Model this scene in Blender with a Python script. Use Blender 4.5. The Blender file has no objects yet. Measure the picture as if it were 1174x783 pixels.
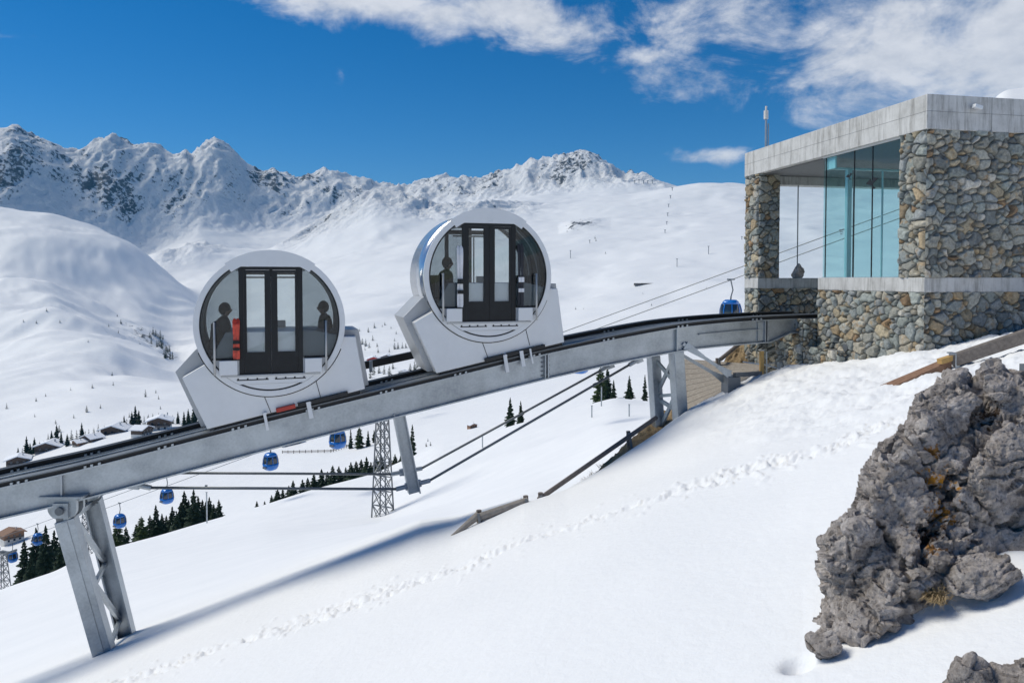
import bpy, bmesh, math, random
import numpy as np
from mathutils import Vector, Matrix, noise as mnoise

random.seed(7)
rng = np.random.default_rng(11)
scene = bpy.context.scene
COL = scene.collection
R = math.radians

# ------------------------------------------------------------------ camera
F = 850.0; CX = 587.0; PITCH = R(1.7)
PY = 320 + F * math.tan(PITCH)
cam_d = bpy.data.cameras.new('camera'); cam = bpy.data.objects.new('camera', cam_d); COL.objects.link(cam)
cam_d.sensor_width = 36; cam_d.lens = 36 * F / 1174.0
cam_d.shift_y = -(391.5 - PY) / 1174.0
cam_d.clip_start = 0.1; cam_d.clip_end = 40000
cam.rotation_euler = (R(90) - PITCH, 0, 0)
scene.camera = cam
SP, CP = math.sin(PITCH), math.cos(PITCH)

def P(px, py, D):
    """photo position + forward distance -> world point"""
    xc = (px - CX) / F; yc = (PY - py) / F
    d = (xc, CP + yc * SP, -SP + yc * CP)
    return Vector((d[0] / d[1] * D, D, d[2] / d[1] * D))

# ------------------------------------------------------------------ noise (numpy)
def _hash(ix, iy, iz, seed):
    h = (ix.astype(np.int64) * 374761393 + iy.astype(np.int64) * 668265263 + iz.astype(np.int64) * 2147483647 + seed * 974634777) & 0xFFFFFFFF
    h = ((h ^ (h >> 13)) * 1274126177) & 0xFFFFFFFF
    h = ((h ^ (h >> 15)) * 2246822519) & 0xFFFFFFFF
    return ((h ^ (h >> 16)) & 0xFFFFFF) / float(0xFFFFFF)

def vnoise(x, y, z=None, seed=0):
    if z is None: z = np.zeros_like(x)
    ix, iy, iz = np.floor(x), np.floor(y), np.floor(z)
    fx, fy, fz = x - ix, y - iy, z - iz
    ux = fx * fx * fx * (fx * (fx * 6 - 15) + 10); uy = fy * fy * fy * (fy * (fy * 6 - 15) + 10); uz = fz * fz * fz * (fz * (fz * 6 - 15) + 10)
    r = 0
    for a in (0, 1):
        for b in (0, 1):
            w = (ux if a else 1 - ux) * (uy if b else 1 - uy)
            r = r + w * (1 - uz) * _hash(ix + a, iy + b, iz, seed)
            if np.any(fz): r = r + w * uz * _hash(ix + a, iy + b, iz + 1, seed)
    return r * 2 - 1

def fbm(x, y, z=None, oct=4, seed=0, gain=.5, ridged=False):
    s = 0; a = 1.0; n = 0; c, sn = math.cos(.6), math.sin(.6)
    for o in range(oct):
        v = vnoise(x, y, z, seed + o * 17)
        if ridged: v = 1 - 2 * np.abs(v)
        s = s + a * v; n += a; a *= gain
        x, y = (x * c - y * sn) * 2.03 + 3.7, (x * sn + y * c) * 2.03 + 1.3
        if z is not None: z = z * 2.03 + 5.1
    return s / n

# ------------------------------------------------------------------ materials
def M(name):
    m = bpy.data.materials.new(name); m.use_nodes = True
    nt = m.node_tree; b = nt.nodes['Principled BSDF']
    return m, nt, b

def N(nt, typ, **kw):
    n = nt.nodes.new(typ)
    for k, v in kw.items():
        if k in n.inputs: n.inputs[k].default_value = v
        else: setattr(n, k, v)
    return n

def ramp(nt, fac, stops):
    r = nt.nodes.new('ShaderNodeValToRGB')
    while len(r.color_ramp.elements) < len(stops): r.color_ramp.elements.new(.5)
    for e, (p, c) in zip(r.color_ramp.elements, stops):
        e.position = p; e.color = (*c, 1) if len(c) == 3 else c
    nt.links.new(fac, r.inputs[0]); return r.outputs[0]

def simple(name, col, rough=.5, metal=0., var=.12, scale=6., bump=.0, bscale=40., spec=.5, coat=0.):
    m, nt, b = M(name)
    tc = N(nt, 'ShaderNodeTexCoord')
    no = N(nt, 'ShaderNodeTexNoise', Scale=scale, Detail=6., Roughness=.65)
    nt.links.new(tc.outputs['Object'], no.inputs['Vector'])
    c0 = tuple(c * (1 - var) for c in col); c1 = tuple(min(1, c * (1 + var)) for c in col)
    nt.links.new(ramp(nt, no.outputs[0], [(.3, c0), (.7, c1)]), b.inputs['Base Color'])
    b.inputs['Roughness'].default_value = rough; b.inputs['Metallic'].default_value = metal
    b.inputs['Specular IOR Level'].default_value = spec
    b.inputs['Coat Weight'].default_value = coat
    if bump:
        n2 = N(nt, 'ShaderNodeTexNoise', Scale=bscale, Detail=5.)
        nt.links.new(tc.outputs['Object'], n2.inputs['Vector'])
        bp = N(nt, 'ShaderNodeBump', Strength=bump, Distance=.02)
        nt.links.new(n2.outputs[0], bp.inputs['Height']); nt.links.new(bp.outputs[0], b.inputs['Normal'])
    return m

def vcol(name, rough=.8, bump=.4, bscale=60., dist=.01, attr='col', scale=25., lo=.75, hi=1.2):
    """base colour from a per-stone colour attribute times a fine noise"""
    m, nt, b = M(name)
    a = N(nt, 'ShaderNodeAttribute', attribute_name=attr)
    tc = N(nt, 'ShaderNodeTexCoord')
    no = N(nt, 'ShaderNodeTexNoise', Scale=scale, Detail=8., Roughness=.7)
    nt.links.new(tc.outputs['Object'], no.inputs['Vector'])
    mp = N(nt, 'ShaderNodeMapRange'); mp.inputs[1].default_value = .3; mp.inputs[2].default_value = .7
    mp.inputs[3].default_value = lo; mp.inputs[4].default_value = hi
    nt.links.new(no.outputs[0], mp.inputs[0])
    mx = N(nt, 'ShaderNodeVectorMath', operation='SCALE')
    nt.links.new(a.outputs['Color'], mx.inputs[0]); nt.links.new(mp.outputs[0], mx.inputs['Scale'])
    nt.links.new(mx.outputs[0], b.inputs['Base Color'])
    b.inputs['Roughness'].default_value = rough
    n2 = N(nt, 'ShaderNodeTexNoise', Scale=bscale, Detail=6., Roughness=.7)
    nt.links.new(tc.outputs['Object'], n2.inputs['Vector'])
    bp = N(nt, 'ShaderNodeBump', Strength=bump, Distance=dist)
    nt.links.new(n2.outputs[0], bp.inputs['Height']); nt.links.new(bp.outputs[0], b.inputs['Normal'])
    return m

def glass(name, tint, refl_ior=1.45, rough=0.0, extra=0.0):
    m, nt, b = M(name); nt.nodes.remove(b)
    out = [n for n in nt.nodes if n.type == 'OUTPUT_MATERIAL'][0]
    tr = N(nt, 'ShaderNodeBsdfTransparent'); tr.inputs[0].default_value = (*tint, 1)
    gl = N(nt, 'ShaderNodeBsdfGlossy'); gl.inputs['Roughness'].default_value = rough
    lw = N(nt, 'ShaderNodeLayerWeight'); lw.inputs[0].default_value = .5
    p5 = N(nt, 'ShaderNodeMath', operation='POWER'); p5.inputs[1].default_value = 5.
    nt.links.new(lw.outputs['Facing'], p5.inputs[0])
    fr = N(nt, 'ShaderNodeMath', operation='MULTIPLY_ADD'); fr.inputs[1].default_value = .9; fr.inputs[2].default_value = .02
    nt.links.new(p5.outputs[0], fr.inputs[0])
    ad = N(nt, 'ShaderNodeMath', operation='ADD'); ad.inputs[1].default_value = extra
    nt.links.new(fr.outputs[0], ad.inputs[0])
    mx = N(nt, 'ShaderNodeMixShader')
    nt.links.new(ad.outputs[0], mx.inputs[0]); nt.links.new(tr.outputs[0], mx.inputs[1]); nt.links.new(gl.outputs[0], mx.inputs[2])
    nt.links.new(mx.outputs[0], out.inputs[0])
    return m

def snow_mat():
    m, nt, b = M('snow')
    a = N(nt, 'ShaderNodeAttribute', attribute_name='rock')
    gp = N(nt, 'ShaderNodeNewGeometry')
    # rock colour
    nr = N(nt, 'ShaderNodeTexNoise', Scale=.02, Detail=8., Roughness=.7); nt.links.new(gp.outputs['Position'], nr.inputs['Vector'])
    rc = ramp(nt, nr.outputs[0], [(.3, (.035, .04, .05)), (.7, (.13, .135, .145))])
    # finer breakup of the rock mask
    n2 = N(nt, 'ShaderNodeTexNoise', Scale=.045, Detail=9., Roughness=.72); nt.links.new(gp.outputs['Position'], n2.inputs['Vector'])
    ad = N(nt, 'ShaderNodeMath', operation='ADD'); nt.links.new(a.outputs['Fac'], ad.inputs[0])
    mp = N(nt, 'ShaderNodeMapRange'); mp.inputs[1].default_value = .3; mp.inputs[2].default_value = .7; mp.inputs[3].default_value = -.42; mp.inputs[4].default_value = .42
    nt.links.new(n2.outputs[0], mp.inputs[0]); nt.links.new(mp.outputs[0], ad.inputs[1])
    mk = N(nt, 'ShaderNodeMapRange'); mk.inputs[1].default_value = .5; mk.inputs[2].default_value = .62
    nt.links.new(ad.outputs[0], mk.inputs[0])
    # snow tone
    n3 = N(nt, 'ShaderNodeTexNoise', Scale=.35, Detail=6.); nt.links.new(gp.outputs['Position'], n3.inputs['Vector'])
    sc = ramp(nt, n3.outputs[0], [(.3, (.82, .83, .845)), (.7, (.87, .875, .885))])
    mx = N(nt, 'ShaderNodeMix', data_type='RGBA')
    nt.links.new(mk.outputs[0], mx.inputs[0]); nt.links.new(sc, mx.inputs[6]); nt.links.new(rc, mx.inputs[7])
    nt.links.new(mx.outputs[2], b.inputs['Base Color'])
    b.inputs['Roughness'].default_value = .65; b.inputs['Specular IOR Level'].default_value = .25
    n4 = N(nt, 'ShaderNodeTexNoise', Scale=9., Detail=6., Roughness=.6); nt.links.new(gp.outputs['Position'], n4.inputs['Vector'])
    n5 = N(nt, 'ShaderNodeTexNoise', Scale=90., Detail=3.); nt.links.new(gp.outputs['Position'], n5.inputs['Vector'])
    s5 = N(nt, 'ShaderNodeMath', operation='MULTIPLY_ADD'); s5.inputs[1].default_value = .12
    nt.links.new(n5.outputs[0], s5.inputs[0]); nt.links.new(n4.outputs[0], s5.inputs[2])
    bp = N(nt, 'ShaderNodeBump', Strength=.45, Distance=.03); nt.links.new(s5.outputs[0], bp.inputs['Height'])
    n6 = N(nt, 'ShaderNodeTexNoise', Scale=.03, Detail=10., Roughness=.68); nt.links.new(gp.outputs['Position'], n6.inputs['Vector'])
    # only rugged ground gets the coarse relief
    ar = N(nt, 'ShaderNodeAttribute', attribute_name='rug')
    hs = N(nt, 'ShaderNodeMath', operation='MULTIPLY'); nt.links.new(n6.outputs[0], hs.inputs[0]); nt.links.new(ar.outputs['Fac'], hs.inputs[1])
    bq = N(nt, 'ShaderNodeBump', Strength=.8, Distance=30.); nt.links.new(hs.outputs[0], bq.inputs['Height']); nt.links.new(bp.outputs[0], bq.inputs['Normal'])
    nt.links.new(bq.outputs[0], b.inputs['Normal'])
    return m

def concrete_mat():
    m, nt, b = M('concrete')
    tc = N(nt, 'ShaderNodeTexCoord')
    n1 = N(nt, 'ShaderNodeTexNoise', Scale=2.2, Detail=9., Roughness=.7); nt.links.new(tc.outputs['Object'], n1.inputs['Vector'])
    c = ramp(nt, n1.outputs[0], [(.3, (.42, .415, .40)), (.5, (.55, .545, .53)), (.72, (.64, .635, .62))])
    # vertical streaks of weathering
    mpn = N(nt, 'ShaderNodeMapping'); mpn.inputs['Scale'].default_value = (5, 5, .5)
    nt.links.new(tc.outputs['Object'], mpn.inputs['Vector'])
    n2 = N(nt, 'ShaderNodeTexNoise', Scale=1.6, Detail=7., Roughness=.75); nt.links.new(mpn.outputs[0], n2.inputs['Vector'])
    st = ramp(nt, n2.outputs[0], [(.34, (.42, .41, .39)), (.52, (1, 1, 1))])
    mx = N(nt, 'ShaderNodeMix', data_type='RGBA', blend_type='MULTIPLY'); mx.inputs[0].default_value = .75
    nt.links.new(c, mx.inputs[6]); nt.links.new(st, mx.inputs[7])
    nt.links.new(mx.outputs[2], b.inputs['Base Color']); b.inputs['Roughness'].default_value = .85
    n3 = N(nt, 'ShaderNodeTexNoise', Scale=30., Detail=6.); nt.links.new(tc.outputs['Object'], n3.inputs['Vector'])
    bp = N(nt, 'ShaderNodeBump', Strength=.3, Distance=.01); nt.links.new(n3.outputs[0], bp.inputs['Height']); nt.links.new(bp.outputs[0], b.inputs['Normal'])
    return m

def steel_mat(name, lo, hi, rough=.42, metal=.75):
    m, nt, b = M(name)
    tc = N(nt, 'ShaderNodeTexCoord')
    n1 = N(nt, 'ShaderNodeTexNoise', Scale=1.3, Detail=8., Roughness=.65); nt.links.new(tc.outputs['Object'], n1.inputs['Vector'])
    vo = N(nt, 'ShaderNodeTexVoronoi', Scale=22.); nt.links.new(tc.outputs['Object'], vo.inputs['Vector'])
    ad = N(nt, 'ShaderNodeMath', operation='MULTIPLY_ADD'); ad.inputs[1].default_value = .12
    nt.links.new(vo.outputs['Distance'], ad.inputs[0]); nt.links.new(n1.outputs[0], ad.inputs[2])
    nt.links.new(ramp(nt, ad.outputs[0], [(.35, lo), (.7, hi)]), b.inputs['Base Color'])
    b.inputs['Metallic'].default_value = metal
    rr = N(nt, 'ShaderNodeMapRange'); rr.inputs[3].default_value = rough - .1; rr.inputs[4].default_value = rough + .15
    nt.links.new(n1.outputs[0], rr.inputs[0]); nt.links.new(rr.outputs[0], b.inputs['Roughness'])
    return m

def wood_mat(name, lo, hi):
    m, nt, b = M(name)
    tc = N(nt, 'ShaderNodeTexCoord')
    n1 = N(nt, 'ShaderNodeTexNoise', Scale=14., Detail=9., Roughness=.75, Distortion=.6); nt.links.new(tc.outputs['Object'], n1.inputs['Vector'])
    nt.links.new(ramp(nt, n1.outputs[0], [(.3, lo), (.7, hi)]), b.inputs['Base Color'])
    b.inputs['Roughness'].default_value = .8
    bp = N(nt, 'ShaderNodeBump', Strength=.5, Distance=.01); nt.links.new(n1.outputs[0], bp.inputs['Height']); nt.links.new(bp.outputs[0], b.inputs['Normal'])
    return m

LICH = []
def rock_mat():
    m, nt, b = M('limestone_rock')
    gp = N(nt, 'ShaderNodeNewGeometry'); pos = gp.outputs['Position']
    n1 = N(nt, 'ShaderNodeTexNoise', Scale=5., Detail=10., Roughness=.72); nt.links.new(pos, n1.inputs['Vector'])
    c = ramp(nt, n1.outputs[0], [(.28, (.12, .10, .088)), (.42, (.40, .355, .325)), (.56, (.62, .56, .525)), (.76, (.84, .79, .75))])
    n2 = N(nt, 'ShaderNodeTexNoise', Scale=34., Detail=9., Roughness=.8); nt.links.new(pos, n2.inputs['Vector'])
    sp = ramp(nt, n2.outputs[0], [(.34, (.16, .145, .135)), (.46, (.85, .85, .85)), (.58, (1, 1, 1)), (.68, (1.7, 1.7, 1.65))])
    mx = N(nt, 'ShaderNodeMix', data_type='RGBA', blend_type='MULTIPLY'); mx.inputs[0].default_value = .95
    nt.links.new(c, mx.inputs[6]); nt.links.new(sp, mx.inputs[7])
    cur = mx.outputs[2]
    # orange and dark-brown lichen patches with a place of their own on the stone
    LICH.clear()
    for (px, py, D, rad, col) in ((1078, 553, 4.75, .125, (.55, .25, .03)), (1076, 590, 4.7, .14, (.42, .2, .04)), (1066, 518, 4.8, .07, (.42, .2, .05)), (1068, 628, 4.8, .08, (.42, .2, .05)), (1130, 478, 4.9, .14, (.06, .035, .02)), (1065, 620, 4.7, .16, (.09, .05, .03))):
        q = P(px, py, D)
        vm = N(nt, 'ShaderNodeVectorMath', operation='DISTANCE'); vm.inputs[1].default_value = q; nt.links.new(pos, vm.inputs[0]); LICH.append((vm, px, py))
        n3 = N(nt, 'ShaderNodeTexNoise', Scale=22., Detail=6., Roughness=.7); nt.links.new(pos, n3.inputs['Vector'])
        a = N(nt, 'ShaderNodeMath', operation='MULTIPLY_ADD'); a.inputs[1].default_value = rad * 5.; nt.links.new(n3.outputs[0], a.inputs[0]); nt.links.new(vm.outputs['Value'], a.inputs[2])
        mk = N(nt, 'ShaderNodeMapRange'); mk.inputs[1].default_value = rad * 3.1; mk.inputs[2].default_value = rad * 2.7
        nt.links.new(a.outputs[0], mk.inputs[0])
        mm = N(nt, 'ShaderNodeMix', data_type='RGBA'); nt.links.new(mk.outputs[0], mm.inputs[0]); nt.links.new(cur, mm.inputs[6]); mm.inputs[7].default_value = (*col, 1)
        cur = mm.outputs[2]
    nt.links.new(cur, b.inputs['Base Color']); b.inputs['Roughness'].default_value = .9; b.inputs['Specular IOR Level'].default_value = .25
    bp = N(nt, 'ShaderNodeBump', Strength=.9, Distance=.02); nt.links.new(n2.outputs[0], bp.inputs['Height'])
    bq = N(nt, 'ShaderNodeBump', Strength=.8, Distance=.08); nt.links.new(n1.outputs[0], bq.inputs['Height']); nt.links.new(bp.outputs[0], bq.inputs['Normal'])
    nt.links.new(bq.outputs[0], b.inputs['Normal'])
    return m

MT = dict(
    snow=snow_mat(), concrete=concrete_mat(), rock=rock_mat(),
    stone=vcol('rubble_stone', .85, .8, 55., .014, scale=16., lo=.55, hi=1.4),
    steel=steel_mat('galvanised_steel', (.27, .30, .33), (.47, .51, .54), .40, .7),
    steel_d=steel_mat('dark_steel', (.12, .135, .15), (.2, .215, .23), .5, .5),
    rail=simple('black_rail', (.018, .019, .021), .5, .2, .3),
    panel=simple('silver_paint', (.70, .715, .73), .42, .15, .035, 2.5, coat=.15),
    panel_d=simple('grey_paint', (.44, .455, .47), .45, .25, .05, 3.),
    chrome=simple('polished_metal', (.66, .67, .68), .2, .85, .05, 3., bump=.25, bscale=3.),
    black=simple('black_frame', (.014, .016, .018), .45, 0, .2, spec=.3),
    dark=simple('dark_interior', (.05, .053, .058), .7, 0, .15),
    seat=simple('grey_seat', (.14, .145, .15), .7, 0, .1),
    steel_rod=simple('brushed_handrail', (.52, .52, .51), .5, .35, .05),
    cab_glass=glass('cabin_glass', (.87, .895, .90), 1.45, 0.0, .02), side_glass=glass('side_glass', (.60, .635, .65), 1.45, 0.0, .015),
    bld_glass=glass('teal_glass', (.85, .95, .955), 1.45, 0.0, .0),
    clear_glass=glass('clear_glass', (.955, .98, .985), 1.45, 0.0, .0),
    frost=simple('frosted_header', (.42, .66, .72), .3, 0, .05),
    wood=wood_mat('weathered_wood', (.10, .085, .075), (.24, .205, .18)),
    wood_l=wood_mat('pale_wood', (.22, .19, .16), (.40, .36, .31)),
    wood_y=wood_mat('yellow_wood', (.42, .25, .08), (.6, .38, .14)),
    wood_r=wood_mat('reddish_board', (.17, .09, .055), (.32, .19, .12)),
    wood_d=wood_mat('dark_larch', (.05, .034, .025), (.14, .095, .07)),
    red=simple('red_paint', (.45, .035, .02), .4, 0, .1),
    redwhite=simple('white_topsheet', (.7, .7, .72), .3, 0, .15, 9.),
    redski=simple('red_ski_topsheet', (.62, .06, .03), .35, 0, .6, 9.),
    blue=simple('blue_gondola_paint', (.012, .15, .50), .25, .1, .06, coat=.3),
    dglass=simple('dark_window', (.02, .03, .045), .08, 0, .1, spec=.8),
    white=simple('white_render', (.68, .66, .62), .8, 0, .06),
    rsnow=simple('roof_snow', (.84, .86, .9), .7, 0, .03),
    fol=simple('fir_needles', (.022, .042, .024), .75, 0, .45, 1.5, spec=.2),
    fol2=simple('pine_needles', (.045, .07, .025), .75, 0, .4, 1.5, spec=.2),
    bark=simple('bark', (.07, .05, .04), .9, 0, .3),
    earth=wood_mat('dry_grass_earth', (.10, .065, .035), (.50, .36, .19)),
    straw=simple('dry_grass', (.42, .31, .17), .8, 0, .25, 20.),
    skin=simple('skin', (.45, .28, .2), .6), coat=simple('dark_jacket', (.03, .032, .04), .8, 0, .2),
    coatr=simple('grey_jacket', (.09, .1, .12), .8, 0, .2), hair=simple('hair', (.03, .02, .015), .7),
)

# ------------------------------------------------------------------ object helpers
def tag(o, label=None, cat=None, group=None, kind=None):
    if label: o['label'] = label
    if cat: o['category'] = cat
    if group: o['group'] = group
    if kind: o['kind'] = kind
    return o

def empty(name, loc=(0, 0, 0), rz=0, label=None, cat=None, group=None):
    o = bpy.data.objects.new(name, None); COL.objects.link(o)
    o.location = loc; o.rotation_euler = (0, 0, rz); o.empty_display_size = .2
    return tag(o, label, cat, group)

def copy_tree(o, parent=None):
    c = o.copy(); COL.objects.link(c)
    if parent: c.parent = parent
    for ch in o.children: copy_tree(ch, c)
    return c

class MB:
    def __init__(s): s.bm = bmesh.new()
    def face(s, pts):
        return s.bm.faces.new([s.bm.verts.new(p) for p in pts])
    def hexa(s, a, b):  # two quads
        va = [s.bm.verts.new(p) for p in a]; vb = [s.bm.verts.new(p) for p in b]
        s.bm.faces.new(va[::-1]); s.bm.faces.new(vb)
        n = len(va)
        for i in range(n): s.bm.faces.new((va[i], va[(i + 1) % n], vb[(i + 1) % n], vb[i]))
    def box(s, x0, x1, y0, y1, z0, z1):
        s.hexa([(x0, y0, z0), (x1, y0, z0), (x1, y1, z0), (x0, y1, z0)], [(x0, y0, z1), (x1, y0, z1), (x1, y1, z1), (x0, y1, z1)])
    def bar(s, p, q, w, h=None, up=(0, 0, 1), w2=None, h2=None):
        """rectangular bar from p to q, width w (sideways), height h (along up)"""
        h = h or w; w2 = w2 or w; h2 = h2 or h
        p = Vector(p); q = Vector(q); d = (q - p).normalized(); up = Vector(up)
        sd = d.cross(up)
        if sd.length < 1e-4: sd = d.cross(Vector((0, 1, 0)))
        sd.normalize(); u = sd.cross(d).normalized()
        f = lambda c, w, h: [c + sd * a * w / 2 + u * b * h / 2 for a, b in ((-1, -1), (1, -1), (1, 1), (-1, 1))]
        s.hexa(f(p, w, h), f(q, w2, h2))
    def tube(s, p, q, r, r2=None, n=12):
        p = Vector(p); q = Vector(q); d = (q - p).normalized(); r2 = r if r2 is None else r2
        a = d.cross(Vector((0, 0, 1)))
        if a.length < 1e-3: a = d.cross(Vector((1, 0, 0)))
        a.normalize(); b = d.cross(a)
        f = lambda c, r: [c + a * math.cos(t) * r + b * math.sin(t) * r for t in [2 * math.pi * i / n for i in range(n)]]
        s.hexa(f(p, r)[::-1], f(q, r2)[::-1])
    def loft(s, rings, cap=True):
        vs = [[s.bm.verts.new(p) for p in r] for r in rings]; n = len(vs[0])
        for a, b in zip(vs, vs[1:]):
            for i in range(n): s.bm.faces.new((a[i], a[(i + 1) % n], b[(i + 1) % n], b[i]))
        if cap: s.bm.faces.new(vs[0][::-1]); s.bm.faces.new(vs[-1])
    def prism(s, poly, y0, y1, f=None):
        """polygon of (x,z) extruded in y"""
        s.hexa([(x, y0, z) for x, z in poly], [(x, y1, z) for x, z in poly])
    def annulus(s, r0, r1, y0, y1, a0=0, a1=2 * math.pi, n=72, cx=0, cz=0):
        full = abs(a1 - a0 - 2 * math.pi) < 1e-6
        k = n if full else n + 1
        rings = []
        for i in range(k):
            t = a0 + (a1 - a0) * i / n; c, sn = math.cos(t), math.sin(t)
            rings.append([s.bm.verts.new((cx + r * c, y, cz + r * sn)) for r, y in ((r0, y0), (r1, y0), (r1, y1), (r0, y1))])
        for i in range(n):
            A = rings[i]; B = rings[(i + 1) % k]
            for j in range(4): s.bm.faces.new((A[j], B[j], B[(j + 1) % 4], A[(j + 1) % 4]))
        if not full: s.bm.faces.new(rings[0]); s.bm.faces.new(rings[-1][::-1])
    def build(s, name, mat, parent=None, smooth=False, bevel=0, sub=0):
        bmesh.ops.recalc_face_normals(s.bm, faces=s.bm.faces)
        me = bpy.data.meshes.new(name); s.bm.to_mesh(me); s.bm.free()
        if mat: me.materials.append(mat)
        if smooth: me.polygons.foreach_set('use_smooth', [True] * len(me.polygons))
        o = bpy.data.objects.new(name, me); COL.objects.link(o)
        if parent: o.parent = parent
        if bevel:
            m = o.modifiers.new('bevel', 'BEVEL'); m.width = bevel; m.segments = 2; m.limit_method = 'ANGLE'; m.angle_limit = R(35)
        if smooth == 'auto':
            pass
        return o

def grid_mesh(name, V, nr, nc, mat, parent=None, smooth=True, attrs=None, cols=None, flip=False):
    me = bpy.data.meshes.new(name)
    me.vertices.add(nr * nc); me.vertices.foreach_set('co', V.reshape(-1).astype(np.float32))
    i = np.arange(nr - 1)[:, None] * nc + np.arange(nc - 1)[None, :]
    q = np.stack([i, i + 1, i + nc + 1, i + nc], -1).reshape(-1, 4)
    if flip: q = q[:, ::-1]
    nf = len(q)
    me.loops.add(nf * 4); me.loops.foreach_set('vertex_index', q.reshape(-1).astype(np.int32))
    me.polygons.add(nf); me.polygons.foreach_set('loop_start', (np.arange(nf) * 4).astype(np.int32))
    me.polygons.foreach_set('loop_total', np.full(nf, 4, np.int32))
    me.polygons.foreach_set('use_smooth', np.full(nf, smooth))
    me.update(calc_edges=True)
    for k, v in (attrs or {}).items():
        a = me.attributes.new(k, 'FLOAT', 'POINT'); a.data.foreach_set('value', v.reshape(-1).astype(np.float32))
    for k, v in (cols or {}).items():
        a = me.attributes.new(k, 'FLOAT_COLOR', 'POINT')
        c = np.concatenate([v.reshape(-1, 3), np.ones((nr * nc, 1))], 1); a.data.foreach_set('color', c.reshape(-1).astype(np.float32))
    me.materials.append(mat)
    o = bpy.data.objects.new(name, me); COL.objects.link(o)
    if parent: o.parent = parent
    return o

# ------------------------------------------------------------------ terrain
HY = lambda y: None
core = np.arange(-160, 1335, 2.0)
left = CX + F * -np.geomspace((CX + 160) / F, 3.2, 40)[1:][::-1]
right = CX + F * np.geomspace((1334 - CX) / F, 3.2, 40)[1:]
PXC = np.concatenate([left, core, right]); U = (PXC - CX) / F
DR = np.concatenate([np.geomspace(.7, 25, 560, endpoint=False), np.geomspace(25, 200, 130, endpoint=False),
                     np.geomspace(200, 2200, 430, endpoint=False), np.linspace(2200, 5000, 500, endpoint=False), np.linspace(5000, 7000, 12)])
fD = lambda *t: np.interp(PXC, [a for a, _ in t], [b for _, b in t])
kk_ = np.hanning(43)[1:-1]; kk_ /= kk_.sum(); smo = lambda v: np.convolve(np.pad(v, 20, mode='edge'), kk_, 'valid')
oD = smo(fD((0, 2250), (200, 2500), (340, 2800))); pD = smo(fD((0, 2480), (200, 2850), (340, 3150)))
qD = smo(fD((-300, 2600), (0, 2750), (200, 3350), (400, 3950), (500, 3750), (760, 3420))); rD = smo(fD((-300, 3000), (0, 3350), (250, 4150), (400, 4750), (500, 4600), (600, 4200), (760, 4000)))
pl = lambda px, D: 446.6 - .3556 * (px - 587) + 1833.0 / D
def T(tab, sm=9):
    t = np.array(tab, float); y = np.interp(PXC, t[:, 0], t[:, 1])
    if t[0, 0] < 0 or True:
        sl = PXC < t[0, 0]; y[sl] = t[0, 1]
    if sm > 1:
        k = np.hanning(sm + 2)[1:-1]; k /= k.sum(); yp = np.pad(y, sm // 2, mode='edge'); y = np.convolve(yp, k, 'valid')
    return y
knD, knY = [], []
def layer(D, y):
    knD.append(np.broadcast_to(np.asarray(D, float), PXC.shape).copy()); knY.append(y)
for D in (.7, 1.5, 3, 6, 9): layer(D, pl(PXC, D))
Dc = T([(-900, 13.4), (600, 13.4), (650, 14), (700, 15.4), (745, 17), (800, 18), (870, 18.4), (935, 18.6), (1000, 17.2), (1060, 15.3), (1174, 14.5)], 21)
crest = T([(-2200, 1573), (-900, 1110), (-300, 897), (0, 791), (120, 748), (480, 621), (520, 611), (600, 579), (650, 561), (700, 532), (745, 502), (800, 464), (870, 432), (935, 413), (1000, 408), (1060, 401), (1174, 380), (1500, 290), (3300, -330)], 9)
layer(Dc * .82, .5 * pl(PXC, Dc * .82) + .5 * (crest + 1833 / (Dc * .82) - 1833 / Dc))
layer(Dc, crest)
hol = np.interp(PXC, [480, 620, 900, 1000], [0, 16, 14, 4])
layer(Dc + 3.5, np.where(PXC < 600, crest - (1833 / Dc - 1833 / (Dc + 3.5)) * .75, crest) + hol)
layer(30, T([(-2200, 1500), (-900, 1010), (-300, 830), (0, 730), (120, 690), (300, 640), (437, 608), (520, 594), (600, 566), (650, 554), (700, 532), (745, 506), (800, 476), (870, 445), (935, 428), (1174, 405), (1500, 340), (3300, 0)], 31))
layer(50, T([(-2200, 1400), (-900, 960), (-300, 780), (0, 702), (120, 664), (300, 622), (437, 598), (520, 577), (600, 548), (650, 530), (700, 505), (745, 490), (800, 470), (870, 442), (1100, 400), (1174, 340), (1500, 200), (3300, 0)], 31))
layer(80, T([(-2200, 1300), (-900, 900), (-300, 752), (0, 684), (120, 642), (300, 604), (400, 592), (437, 588), (500, 558), (600, 515), (650, 496), (700, 478), (745, 472), (800, 465), (870, 437), (1090, 380), (1110, 160), (1140, 110), (1174, 107), (1500, 60), (3300, -100)], 21))
R2 = T([(-2200, 1250), (-900, 880), (-300, 750), (-100, 706), (0, 672), (60, 655), (90, 640), (120, 630), (180, 614), (260, 590), (300, 579), (350, 565), (430, 545), (500, 512), (540, 503), (590, 487), (650, 472), (690, 462), (705, 458), (745, 462), (800, 455), (870, 428), (1000, 400), (1174, 385), (3300, 200)], 13)
layer(110, R2); layer(150, R2 + 6); layer(195, R2 + 9)
layer(300, T([(-2200, 900), (-300, 652), (0, 612), (100, 590), (200, 567), (300, 547), (400, 527), (540, 491), (700, 452), (850, 425), (1000, 405), (1174, 398)], 31))
layer(500, T([(-2200, 700), (-300, 545), (0, 536), (60, 520), (100, 507), (200, 492), (300, 490), (400, 470), (500, 455), (600, 437), (700, 420), (850, 400), (1000, 390), (1174, 380)], 31))
layer(900, T([(-300, 452), (0, 432), (100, 428), (200, 436), (300, 435), (400, 418), (500, 400), (600, 385), (700, 370), (850, 350), (1000, 345), (1174, 340)], 31))
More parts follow.
